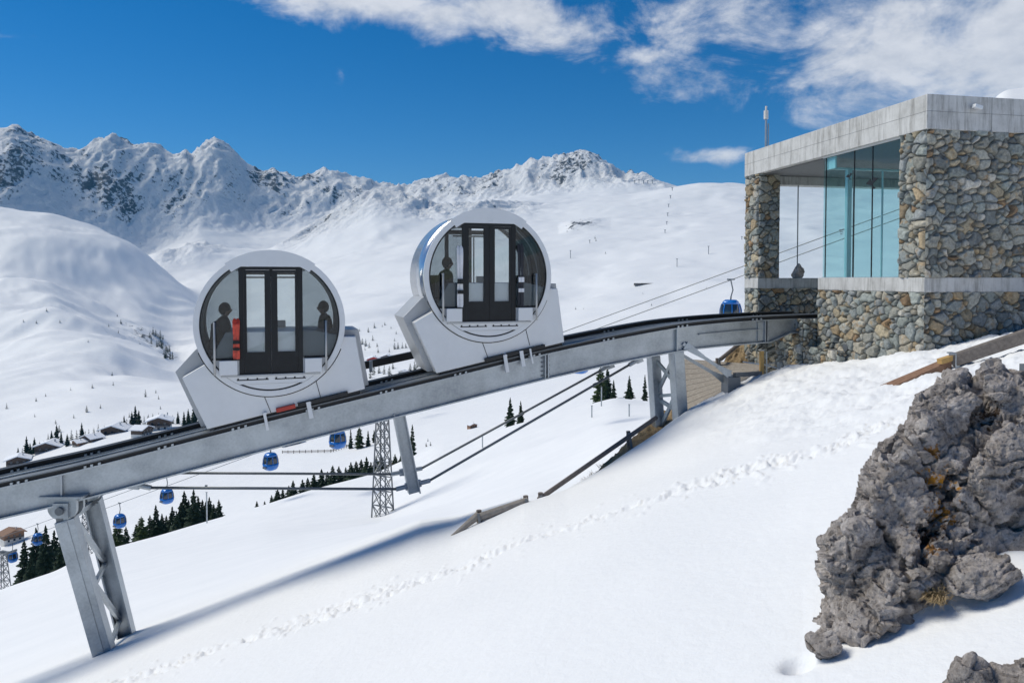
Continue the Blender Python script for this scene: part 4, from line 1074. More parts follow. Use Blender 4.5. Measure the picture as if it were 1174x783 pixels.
    for (x0, x1, m) in extra['units']:
        b = MB(); b.bar((x0, -.02, extra['zb'](x0) + .07), (x1, -.02, extra['zb'](x1) + .07), .1, .085); b.build('brake_unit', MT[m], o, bevel=.01)
    return o
def loc(px, py, cx, cy, k): return ((px - cx) / k, (cy - py) / k)
def mkzb(center):
    def zb(x):
        t = (center - L0).dot(ax) + x
        return RZ(t) + .145 - center.z
    return zb
k1 = F / 14.9
q1 = lambda px, py: loc(px, py, 311, 371.5, k1)
C1 = P(311, 371.5, 14.9)
zb1 = mkzb(C1)
pf = [q1(216, 430), q1(243, 414), q1(262, 380), q1(360, 380), q1(393, 388), q1(406, 388), (1.86, zb1(1.86) + .06), (-1.22, zb1(-1.22) + .03)]
pb = [q1(207, 425), q1(228, 401), q1(260, 380), q1(360, 380), q1(393, 381), q1(412, 381), (1.98, zb1(1.98) + .07), (-1.36, zb1(-1.36) + .05)]
cab1 = cabin(C1, 'lower round cabin with the red skis, nearer the left edge', .24, pb, pf, 0, dict(zb=zb1, clips=[(-.13, .055, .27), (.72, .085, .25)], units=[(.08, .45, 'red'), (.5, 1.5, 'rail')]))
D2c = 16.35; C2 = P(560, 316.5, D2c)
# keep on the same line as the first cabin
tt = (C2 - L0).dot(ax); C2 = Vector((L0 + ax * tt).to_tuple()[:2] + (P(560, 316.5, (L0 + ax * tt).y).z,))
k2 = F / C2.y
zb2 = mkzb(C2)
pf2 = [(-1.66, -1.0), (-1.2, -.74), (-.9, -.15), (.9, -.15), (1.42, -.28), (1.63, -.28), (1.80, zb2(1.80) + .05), (-1.17, zb2(-1.17) + .03)]
pb2 = [(-1.84, -.90), (-1.45, -.50), (-.9, -.15), (.9, -.15), (1.42, -.17), (1.72, -.17), (1.90, zb2(1.90) + .07), (-1.30, zb2(-1.30) + .05)]
cab2 = cabin(C2, 'upper round cabin with silver skis, nearer the stone station', .24, pb2, pf2, 0, dict(zb=zb2, clips=[(.36, .08, .3), (.74, .085, .26), (.95, .04, .24)], units=[(-.1, .35, 'rail'), (.4, 1.3, 'rail')]))
# coupling bar
p = C1 + ax * 1.9 + ay * 1.5 + Vector((0, 0, -.78)); q = C2 - ax * 1.45 + ay * 1.5 + Vector((0, 0, -1.35))
p = P(421, 418, 17.2); q = P(478, 406, 17.9)
o = empty('coupling_bar', p, 0, 'black coupling bar between the two cabins', 'coupling')
b = MB(); b.bar(Vector((-.5, -.15, -.1)), q - p + Vector((.5, .15, .1)), .12, .17); b.build('bar', MT['rail'], o)
b = MB(); b.bar(Vector((.1, -.07, .1)), Vector((.1, -.07, -.16)), .07, .07, up=(1, 0, 0)); b.build('bracket', MT['steel'], o)
# skis standing in front of the windows
def skis(cab, x, z1, z0, mats, label):
    c = cab.location; base = c + ax * x + ay * -.1 + Vector((0, 0, z0))
    o = empty('skis', base, TH, label, 'skis', 'skis carried upright outside the cabins')
    H_ = z1 - z0
    for i, dx in enumerate((-.03, .03)):
        b = MB(); rings = []
        for f in (0, .04, .15, .5, .85, .95, 1.0):
            w = (.026 if f in (0,) else .036 if f < .2 else .026 if f == .5 else .038 if f < .96 else .012); y = -.0 - .02 * i + (.05 * (f - .9) / .1 if f > .9 else 0)
            rings.append([(dx - w, y - .006, f * H_), (dx + w, y - .006, f * H_), (dx + w, y + .006, f * H_), (dx - w, y + .006, f * H_)])
        b.loft(rings); b.build('ski', MT[mats[0]], o)
        b = MB(); b.box(dx - .03, dx + .03, -.06 - .02 * i, -.012 - .02 * i, H_ * .38, H_ * .46); b.build('binding', MT[mats[1]], o); b = MB(); b.box(dx - .03, dx + .03, -.055 - .02 * i, -.012 - .02 * i, H_ * .22, H_ * .28); b.build('binding', MT[mats[1]], o)
    b = MB(); b.box(-.09, .09, -.01, .03, H_ * .55, H_ * .58) if False else b.box(-.1, .1, -.04, -.005, -.02, .0); b.build('rest', MT['black'], o)
    return o
skis(cab1, -.66, .13, -.68, ('redski', 'black'), 'red skis standing upright beside the door of the lower cabin')
skis(cab2, -.68, .66, -.68, ('redwhite', 'black'), 'silver white skis upright left of the door of the upper cabin')
skis(cab2, .70, .72, -.66, ('coat', 'redwhite'), 'dark skis upright right of the door of the upper cabin')
# people sitting in the cabins
def person(cab, x, y, z, face, label, mat):
    base = cab.location + ax * x + ay * y + Vector((0, 0, z))
    o = empty('person', base, TH + face, label, 'person', 'passengers inside the cabins')
    J = dict(pel=(0, 0, .12), sp=(0, .0, .32), ch=(0, -.02, .47), nk=(0, -.02, .60), hd=(0, -.04, .67),
             hl=(-.09, 0, .10), kl=(-.11, -.45, .12), al=(-.11, -.46, -.34), tl=(-.11, -.60, -.38), hr=(.09, 0, .10), kr=(.12, -.45, .12), ar=(.12, -.44, -.34), tr=(.13, -.58, -.38),
             sl=(-.20, 0, .53), el=(-.28, -.06, .27), wl=(-.14, -.28, .20), ml=(-.11, -.36, .19), sr=(.20, 0, .53), er=(.28, -.06, .27), wr=(.14, -.28, .20), mr=(.11, -.36, .19))
    rad = dict(pel=.19, sp=.19, ch=.20, nk=.09, hd=.07, hl=.12, kl=.085, al=.06, tl=.055, hr=.12, kr=.085, ar=.06, tr=.055, sl=.115, el=.08, wl=.05, ml=.045, sr=.115, er=.08, wr=.05, mr=.045)
    E = [('pel', 'sp'), ('sp', 'ch'), ('ch', 'nk'), ('nk', 'hd'), ('pel', 'hl'), ('hl', 'kl'), ('kl', 'al'), ('al', 'tl'), ('pel', 'hr'), ('hr', 'kr'), ('kr', 'ar'), ('ar', 'tr'), ('ch', 'sl'), ('sl', 'el'), ('el', 'wl'), ('wl', 'ml'), ('ch', 'sr'), ('sr', 'er'), ('er', 'wr'), ('wr', 'mr')]
    ks = list(J); me = bpy.data.meshes.new('body'); me.from_pydata([J[k_] for k_ in ks], [(ks.index(a), ks.index(b_)) for a, b_ in E], [])
    ob = bpy.data.objects.new('body', me); COL.objects.link(ob); ob.parent = o
    m = ob.modifiers.new('skin', 'SKIN'); m.use_smooth_shade = True
    for i, k_ in enumerate(ks): me.skin_vertices[0].data[i].radius = (rad[k_], rad[k_]); me.skin_vertices[0].data[i].use_root = (k_ == 'pel')
    s = ob.modifiers.new('sub', 'SUBSURF'); s.levels = 2; s.render_levels = 2
    me.materials.append(MT[mat])
    b = MB(); bmesh.ops.create_icosphere(b.bm, subdivisions=3, radius=.118)
    for v in b.bm.verts:
        c = v.co; f = .82 if c.z < 0 else 1.0
        nose = .022 if (c.y < -.1 and abs(c.x) < .03 and -.03 < c.z < .02) else 0
        v.co = Vector((c.x * .78 * f, c.y * .92 * f - nose, c.z * 1.12)) + Vector((0, -.05, .77))
    b.build('head', MT['skin'], o, smooth=True)
    b = MB(); bmesh.ops.create_icosphere(b.bm, subdivisions=3, radius=.125)
    for v in b.bm.verts:
        c = v.co; v.co = Vector((c.x * .86, c.y * .95 + .012, max(c.z, -.03 if c.y < -.02 else -.11) * 1.12)) + Vector((0, -.045, .795))
    b.build('beanie', MT['hair'], o, smooth=True)
    return o
person(cab1, -.93, .45, -.50, R(90) * 1.0, 'person in a dark jacket sitting at the left window of the lower cabin', 'coat')
person(cab1, 1.12, 1.0, -.50, R(-90), 'person in grey sitting on the right bench of the lower cabin', 'coatr')
person(cab2, -.86, .5, -.50, R(90), 'person in a dark jacket sitting at the left window of the upper cabin', 'coat')

# ------------------------------------------------------------------ station building
bo = Vector((7.68, 18.6, 0)); ba = Vector((-.2, .98, 0)).normalized(); bb = Vector((.98, .2, 0)).normalized()
bld = empty('stone_station', bo + ba * -3.58 + Vector((0, 0, -2)), 0, 'rubble stone and concrete mountain station with teal corner glazing and flat roof', 'building')
BB = bld.location.copy()
def W(t, d, z): return bo + ba * t + bb * d + Vector((0, 0, z))
def bbox(b, t0, t1, d0, d1, z0, z1):
    b.hexa([W(t0, d0, z0), W(t1, d0, z0), W(t1, d1, z0), W(t0, d1, z0)], [W(t0, d0, z1), W(t1, d0, z1), W(t1, d1, z1), W(t0, d1, z1)])
def part(name, mat, boxes, parent=bld, bevel=0):
    b = MB()
    for x in boxes: bbox(b, *x)
    localise(b, BB); return b.build(name, MT[mat], parent, bevel=bevel)
t0, t1, t2, t3 = -3.58, -2.83, 2.87, 3.62
roof = part('roof', 'concrete', [(t0 - .03, t3 + .03, -.03, 8, 3.03, 3.73)], bevel=.012)
part('formwork_joint', 'seat', [(t0 - .034, t3 + .02, -.0325, 8, 3.385, 3.390)] + [(t0 + 2.4 * i, t0 + 2.4 * i + .005, -.032, 0, 3.04, 3.72) for i in range(1, 3)] + [(t0 - .034, t0 - .02, 1.5 + 2.4 * i, 1.505 + 2.4 * i, 3.04, 3.72) for i in range(3)], roof)
part('roof_snow', 'rsnow', [(t0 + .5, t3 - .4, .5, 7.8, 3.73, 3.80)])
part('ceiling', 'seat', [(t0 + .75, t3 - .05, .15, 7.9, 3.0, 3.028)])  # dark colour carries the shade on the underside of the roof slab
band = part('concrete_band', 'concrete', [(t0 - .012, -.0, -.012, 8, -.27, .03)], bevel=.01)
part('concrete_band', 'concrete', [(t2 - .012, t3 + .012, -.012, 8, -.27, .03)], bevel=.01)
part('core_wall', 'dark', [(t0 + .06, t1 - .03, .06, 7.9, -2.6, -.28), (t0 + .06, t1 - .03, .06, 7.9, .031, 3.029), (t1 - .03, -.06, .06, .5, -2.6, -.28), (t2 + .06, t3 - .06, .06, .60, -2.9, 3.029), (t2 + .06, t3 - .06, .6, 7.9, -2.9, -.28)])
part('inner_wall', 'white', [(t1 - .028, t1 - .01, .3, 7.9, .031, 3.0)])
part('floor', 'concrete', [(t0 + .3, -.05, .2, 7.8, -.2, .02)])
# rubble masonry
PAL = np.array((.94, .925, .88)) * np.array([(.31, .34, .33), (.24, .265, .27), (.38, .38, .35), (.42, .39, .33), (.38, .30, .20), (.43, .37, .27), (.29, .31, .32), (.35, .35, .32), (.34, .23, .14), (.20, .22, .23), (.50, .48, .44)])
PW = np.array([.17, .14, .13, .1, .06, .07, .12, .09, .03, .05, .04]); PW /= PW.sum()
def masonry(name, orig, e1, e2, nrm, w, hgt, seed, cell=.30, parent=bld, base=BB, lab=None):
    st = .0135; nc = max(8, int(w / st)); nr = max(8, int(hgt / st))
    A_, B_ = np.meshgrid(np.linspace(0, w, nc), np.linspace(0, hgt, nr))
    wx_ = A_ + fbm(A_ / .22, B_ / .22, oct=3, seed=seed) * .035; wy_ = (B_ + fbm(A_ / .22 + 9, B_ / .22, oct=3, seed=seed + 5) * .03) * 1.18
    c_ = cell * .6; gi, gj = np.floor(wx_ / c_), np.floor(wy_ / c_)
    best = np.full(A_.shape, 9.); sec = np.full(A_.shape, 9.); cid = np.zeros(A_.shape)
    for di in range(-2, 3):
        for dj in range(-2, 3):
            a, b_ = gi + di, gj + dj; z0_ = a * 0
            jx = (a + _hash(a, b_, z0_, seed)) * c_; jy = (b_ + _hash(a, b_, z0_, seed + 1)) * c_
            wgt = .16 * _hash(a, b_, z0_, seed + 2) ** 2.2
            dx, dy = np.abs(wx_ - jx), np.abs(wy_ - jy)
            d = (dx ** 2.3 + dy ** 2.3) ** (1 / 2.3) - wgt
            nb = d < best; hv = _hash(a, b_, z0_, seed + 3)
            sec = np.where(nb, best, np.minimum(sec, d)); cid = np.where(nb, hv, cid); best = np.where(nb, d, best)
    edge = (sec - best) / .25
    prof = sm(np.clip(edge / .26, 0, 1)) ** .7
    cum = np.cumsum(PW); idx = np.searchsorted(cum, np.clip(cid, 0, .9999))
    colr = PAL[np.clip(idx, 0, len(PAL) - 1)]
    br_ = (.72 + .52 * ((cid * 977) % 1))[..., None]
    colr = colr * br_
    # ochre iron stains that belong to single stones
    stn = np.clip(fbm(A_ / .09, B_ / .09, oct=3, seed=seed + 8) * 2.0 - .25, 0, 1)[..., None] * ((cid * 313) % 1 > .62)[..., None]
    colr = colr * (1 - stn * .6) + np.array((.42, .26, .11)) * stn * .6
    mort = (1 - np.clip(edge / .11, 0, 1))[..., None]
    colr = colr * (1 - mort * .8) + np.array((.035, .035, .032)) * mort * .8
    hgt_ = prof * (.028 + .030 * ((cid * 71) % 1)) + fbm(A_ / .07, B_ / .07, oct=4, seed=seed + 6) * .009 * prof
    tilt = ((cid * 37 % 1) - .5) * .03 * prof
    dsp = (hgt_ * 1.7 + tilt * 1.3 - .035) * np.clip(np.minimum(A_, w - A_) / .025, 0, 1)
    V_ = (np.array(orig)[None, None] + A_[..., None] * np.array(e1) + B_[..., None] * np.array(e2) + dsp[..., None] * np.array(nrm)) - np.array(base)
    return grid_mesh(name, V_, nr, nc, MT['stone'], parent, cols={'col': colr})
up = Vector((0, 0, 1))
# front (camera) facade
masonry('front_masonry', W(t0, .0, .03), bb, up, -ba, 6.5, 3.0, 5)
masonry('front_masonry', W(t0, .0, -2.4), bb, up, -ba, 6.5, 2.13, 6)
# side facade beside the glass, below the glass
masonry('side_masonry', W(t0, 0, .03), ba, up, -bb, .75, 3.0, 7)
masonry('side_masonry', W(t0, 0, -2.6), ba, up, -bb, 3.58, 2.33, 8)
masonry('pillar_masonry', W(t2, 0, .03), ba, up, -bb, .75, 3.0, 9)
masonry('pillar_masonry', W(t2, 0, -2.9), ba, up, -bb, .75, 2.63, 10)
masonry('pillar_masonry', W(t2, 0, .03), bb, up, -ba, .66, 3.0, 12)
masonry('recess_masonry', W(t2, 0, -2.9), bb, up, -ba, 4.5, 2.63, 13)
masonry('opening_masonry', W(0, 0, -2.6), bb, up, ba, 2.0, 2.33, 14)
masonry('reveal_masonry', W(t1, 0.0, .03), bb, up, ba, .3, 3.0, 15)
# glazing
gz1 = part('corner_glazing', 'bld_glass', [(t1 + .01, -.1, .05, .066, .03, 3.0)])
part('glass_joint', 'black', [(x, x + .018, .046, .07, .03, 3.0) for x in (-2.79, -1.9, -1.27, -.2)] , gz1)
part('return_glazing', 'bld_glass', [(-.11, -.095, .07, 7.5, .03, 2.72)])
part('glass_joint', 'frost', [(-.16, -.06, .68, .80, .03, 2.75), (-.13, -.08, 1.7, 1.72, .03, 2.72), (-.13, -.08, 3.0, 3.02, .03, 2.72)], gz1)
part('glass_header', 'frost', [(-.5, -.112, .09, .13, 2.70, 2.99), (-.14, -.09, .13, 7.5, 2.725, 2.775)])
part('header_trim', 'white', [(t1 + .01, -.09, .02, .044, 2.985, 3.028)])
part('sill_trim', 'steel', [(t1 + .01, -.09, .03, .085, .031, .045)])
part('rear_glazing', 'clear_glass', [(3.2, 3.212, .66, 7.5, .03, 3.0)])
part('glass_joint', 'steel_d', [(3.19, 3.22, 1.45, 1.47, .03, 3.0), (3.19, 3.22, 3.3, 3.32, .03, 3.0)], gz1)
part('rear_lintel', 'concrete', [(3.1, 3.5, .67, 7.8, 2.76, 2.999)])
# small marks on the glass: bird silhouettes and a dotted tick
def decal(pts_list, mat, name):
    b = MB()
    for pts in pts_list:
        t_, z_ = [], []
        for y0_ in (.040, .0455):
            pass
        A_ = [W(t, .040, z) for t, z in pts]; B_ = [W(t, .0455, z) for t, z in pts]; b.hexa(A_, B_)
    localise(b, BB); b.build(name, MT[mat], gz1)
def bird(tc_, zc_, s):
    f = lambda x, z: (tc_ - x * s, zc_ + z * s)
    return [[f(-.1, 0), f(-.16, .02), f(-.04, .09), f(.0, .03)], [f(.0, .03), f(.05, .11), f(.17, .08), f(.04, -.0)], [f(-.1, 0), f(0, .03), f(.04, 0), (f(.03, -.04))], [f(.0, -.0), f(.03, -.04), f(.12, -.10), f(.03, -.1)]]
def facade_t(px):
    u = (px - CX) / F; o_ = bo + bb * .05
    return (u * o_.y - o_.x) / (ba.x - u * ba.y)
def facade_z(px, py): 
    p_ = bo + bb * .05 + ba * facade_t(px); return P(px, py, p_.y).z
for i, (px, py, s) in enumerate(((972, 203, .75), (998, 211, 1.25))): decal(bird(facade_t(px), facade_z(px, py), s), 'black', 'bird_sticker')
tk, zk = facade_t(964), facade_z(964, 266)
decal([[(tk - a - .012, zk + b_ - .012), (tk - a + .012, zk + b_ - .012), (tk - a + .012, zk + b_ + .012), (tk - a - .012, zk + b_ + .012)] for a, b_ in ((-.06, .05), (-.04, 0), (-.02, -.05), (0, .0), (.0, .04), (.02, -.05), (.045, 0), (.07, .06), (-.03, .05), (.03, .05))], 'steel_d', 'dot_mark')
# wall lamp, drain, antenna
b = MB(); q = P(1110, 126, 15.4) ; w_ = W(t0 - .04, (q - bo - ba * t0).dot(bb), q.z)
lamp = empty('wall_lamp', w_, 0, 'small floodlight fixed to the concrete roof edge facing the camera', 'lamp')
b = MB(); b.bar((0, 0, 0), -ba * .12, .03); b.build('arm', MT['steel_d'], lamp); b = MB(); b.bar(-ba * .1 - bb * .09 + up * .02, -ba * .1 + bb * .09 - up * .02, .09, .08); b.build('lamp_head', MT['panel'], lamp, bevel=.01)
b = MB(); q = P(979, 400, 17.3); b.tube(W(-1.15, -.05, -1.62), W(-1.15, .02, -1.62), .085, n=20); tag(b.build('drain_cover', MT['steel_d']), 'round grey drain cover low in the lit stone wall', 'drain')
q = W(3.3, .45, 3.73); an = empty('antenna', q, 0, 'thin roof antenna with a white head at the left end of the roof', 'antenna')
hA = P(866, 122, q.y).z - 3.73
b = MB(); b.tube((0, 0, 0), (0, 0, hA * .75), .03, n=10); b.tube((.07, 0, 0), (.07, 0, hA * .62), .02, n=8); b.build('mast', MT['steel'], an)
b = MB(); b.tube((0, 0, hA * .72), (0, 0, hA * .9), .065, n=14); b.tube((0, 0, hA * .9), (0, 0, hA), .03, n=8); b.build('sensor_head', MT['white'], an, smooth=False)
# low walls, steps and rails under the station
def ston(name, label, faces, boxes):
    o = empty(name, W(*boxes[0][:1], boxes[0][2], boxes[0][4]), 0, label, 'wall'); base = o.location.copy()
    b = MB()
    for x in boxes: bbox(b, *x)
    localise(b, base); b.build('wall_core', MT['seat'], o)
    for i, (og, e1, e2, nn, w, hh) in enumerate(faces): masonry('masonry', og, e1, e2, nn, w, hh, 60 + i + int(abs(w) * 100) % 30, parent=o, base=base, cell=.22)
    return o
ston('retaining_wall', 'low rubble retaining wall below the track end, against the station', [(W(.1, -.35, -3.0), ba, up, -bb, 1.25, 2.0), (W(.08, -.35, -3.0), bb, up, -ba, .6, 2.0)], [(.14, 1.3, -.30, .3, -3.0, -1.02)])
ston('retaining_wall', 'stepped rubble wall in the lit corner right of the yellow post', [(W(-1.2, -.3, -3.0), ba, up, -bb, 1.25, 1.32), (W(-1.2, -.3, -3.0), bb, up, -ba, .4, 1.3)], [(-1.16, .1, -.25, .0, -3.0, -1.7)])
def railbar(name, label, cat, segs, mat, r=.03):
    p0 = Vector(segs[0][0]); o = empty(name, p0, 0, label, cat)
    b = MB()
    for p, q in segs: b.tube(Vector(p) - p0, Vector(q) - p0, r, n=10)
    b.build('rails', MT[mat], o); return o
o = empty('timber_post', P(873, 430, 18.6), 0, 'upright yellow timber post in the snow below the track end', 'post')
b = MB(); hp = P(873, 402, 18.6).z - P(873, 430, 18.6).z; b.box(-.045, .045, -.045, .045, -.3, hp); b.build('post', MT['wood_y'], o, bevel=.006)
b = MB(); b.box(-.05, .05, -.05, .05, hp, hp + .02); b.build('cap', MT['steel'], o)
railbar('steel_handrail', 'thin steel handrail with posts right of the yellow post', 'handrail', [(P(879, 404, 19.0), P(900, 399, 19.4)), (P(879, 404, 19.0), P(879, 432, 19.0)), (P(900, 399, 19.4), P(900, 420, 19.4)), (P(879, 418, 19.0), P(900, 412, 19.4)), (P(876, 418, 18.9), P(898, 424, 18.7)), (P(852, 415, 19.8), P(874, 418, 18.9))], 'steel', .018)
# wooden ramp deck
o = empty('plank_ramp', P(820, 430, 19), 0, 'pale sloping plank ramp below the track, behind the second pier', 'ramp'); base = o.location.copy()
rc = [P(783, 411, 22.0), P(873, 418, 20.6), P(872, 430, 19.2), P(783, 488, 18.7)]
b = MB(); n = 11
for i in range(n):
    f0, f1 = (i + .03) / n, (i + .97) / n
    a, c = rc[0].lerp(rc[3], f0), rc[0].lerp(rc[3], f1); d, e = rc[1].lerp(rc[2], f0), rc[1].lerp(rc[2], f1)
    b.hexa([a, c, e, d], [v + Vector((0, 0, -.06)) for v in (a, c, e, d)])
localise(b, base); b.build('planks', MT['wood_l'], o)
b = MB(); b.bar(rc[0] + Vector((0, 0, -.12)), rc[3] + Vector((0, 0, -.12)), .12, .1); b.bar(rc[1] + Vector((0, 0, -.12)), rc[2] + Vector((0, 0, -.12)), .12, .1); localise(b, base); b.build('joist', MT['wood'], o)
# brown bank with dry grass
def bank(name, label, lo, hi, n=70, m=14, amp=.07):
    V_ = np.zeros((m, n, 3)); lo = [P(*p) for p in lo]; hi = [P(*p) for p in hi]
    def along(L, f):
        x = f * (len(L) - 1); i = min(int(x), len(L) - 2); return L[i].lerp(L[i + 1], x - i)
    for j in range(n):
        a, c = along(lo, j / (n - 1)), along(hi, j / (n - 1))
        for i in range(m): V_[i, j] = a.lerp(c, i / (m - 1))
    V_[:, :, 2] += fbm(V_[..., 0] / .12, V_[..., 1] / .12, V_[..., 2] / .12, oct=3, seed=3) * amp
    V_[:, :, 1] += fbm(V_[..., 0] / .1, V_[..., 1] / .1, V_[..., 2] / .1, oct=3, seed=8) * amp
    o = grid_mesh(name, V_, m, n, MT['earth']); return tag(o, kind='structure')
bank('earth_bank', '', [(640, 580, 14.3), (700, 546, 16.0), (750, 508, 17.7), (775, 490, 18.2)], [(662, 562, 15.0), (705, 520, 17.4), (748, 481, 18.9), (775, 462, 19.5)])
bank('earth_bank', '', [(822, 425, 21.6), (858, 425, 21.6)], [(846, 390, 22.6), (858, 388, 22.6)], n=30)
# tufts of straw on the bank
def tuft(p, h_, n, label=None, spread=.1, dirv=(0, 0, 1), group=None, mat='straw'):
    b = MB(); bm = b.bm; rnd = random.Random(int(p.x * 1000))
    for i in range(n):
        a = rnd.uniform(0, 6.28); r = rnd.uniform(0, spread); l = h_ * rnd.uniform(.5, 1.1)
        q = Vector((math.cos(a) * r, math.sin(a) * r, 0)); d = (Vector(dirv) + Vector((rnd.gauss(0, .35), rnd.gauss(0, .35), rnd.gauss(0, .15)))).normalized()
        wv = Vector((rnd.uniform(-1, 1), rnd.uniform(-1, 1), 0)).normalized() * (h_ * .018)
        m1 = q + d * l * .6; tip = q + d * l + Vector((0, 0, -l * .35)) + Vector(dirv) * .01
        v = [bm.verts.new(x) for x in (q - wv, q + wv, m1 + wv * .7, m1 - wv * .7, tip)]
        bm.faces.new(v[:4]); bm.faces.new((v[3], v[2], v[4]))
    o = b.build('grass_tuft', MT[mat]); o.location = p
    return tag(o, label, 'grass', group)
tuft(P(1074, 690, 4.22), .17, 300, 'dry straw coloured grass tuft at the foot of the big rock', .05, (-.45, -.4, .75))
for i in range(16):
    f = random.random(); a = P(655, 570, 14.6).lerp(P(770, 488, 18.6), f); c = P(668, 556, 15.2).lerp(P(760, 478, 19), f)
    tuft(a.lerp(c, random.random()), .22, 40, 'dry tuft on the brown bank beside the second track pier', .12, (-.2, -.3, .5), 'dry tufts on the brown bank')
# fences
def logfence(label, rails, posts, mat='wood_l'):
    p0 = P(*posts[0][:3]) if posts else P(*rails[0][:3]); o = empty('log_fence', p0, 0, label, 'fence')
    for (x0, y0, d0, x1, y1, d1, w0, w1) in rails:
        b = MB(); a, c = P(x0, y0, d0), P(x1, y1, d1); b.tube(a - p0, c - p0, w0, w1, n=10); b.build('rail', MT[mat], o)
    for (x, y, D, up_, dn) in posts:
        q = P(x, y, D) - p0; b = MB(); b.tube(q + Vector((.01, .09, -dn)), q + Vector((-.02, .09, up_)), .055, .05, n=10); b.build('post', MT['wood'], o)
        b = MB(); b.bar(q + Vector((-.02, -.09, up_ * .9)), q + Vector((.05, -.05, -dn * .7)), .05, .05, up=(1, 0, 0)); b.build('bracket', MT['steel_d'], o)
    return o
logfence('short grey log fence half buried in snow, lowest in the foreground', [(517, 616, 13.1, 549, 590, 13.3, .03, .075), (549, 593, 13.3, 605, 574, 13.6, .075, .07)], [(550, 594, 13.3, .12, .45), (604, 576, 13.6, .1, .45)])
logfence('long dark log rail rising beside the brown bank to the second pier', [(618, 572, 13.9, 700, 515, 16.2, .048, .052), (700, 515, 16.2, 752, 479, 18.0, .052, .055)], [(621, 571, 13.9, .08, .4), (722, 500, 17.0, .1, .5)], 'wood')
logfence('dark sloping rail left of the brown earth by the station foot', [(826, 412, 21.0, 848, 394, 22.0, .06, .06)], [(824, 413, 21.0, .05, .4)], 'wood')
# big log handrail at the right
p0 = P(1090, 414, 12.1)
o = empty('log_handrail', p0, 0, 'thick grey beam with a steel bracket and reddish board, rising right before the station', 'handrail')
b = MB(); e = P(1200, 377, 11.4); b.bar(Vector((0, 0, 0)), e - p0, .20, .21); b.build('beam', MT['wood'], o, bevel=.03)
b = MB(); b.bar(P(1077, 414.5, 12.0) - p0, P(1091, 410, 12.05) - p0, .1, .08); b.build('beam_end', MT['wood_y'], o)
b = MB(); a, c = P(1018, 447, 12.0) - p0, P(1090, 419, 12.05) - p0; b.hexa([a, a + Vector((0, .3, .0)), a + Vector((.02, .3, .03)), a + Vector((0, 0, .02))], [c + Vector((0, -.03, -.13)), c + Vector((0, .2, -.13)), c + Vector((0, .2, .09)), c + Vector((0, -.03, .09))]); b.build('board', MT['wood_r'], o)
b = MB(); b.box(.0, .08, -.13, -.11, -.2, .13); b.box(.0, .08, -.13, .12, .12, .14); b.tube((-.1, -.12, .13), (.0, -.12, .13), .015); b.build('bracket', MT['steel'], o)
b = MB(); q = P(1176, 428, 9.5); b.box(-.05, .05, -.05, .05, -.6, .12); oo = b.build('steel_post', MT['steel_d']); oo.location = q; tag(oo, 'short dark steel post behind the big rock at the right edge', 'post')

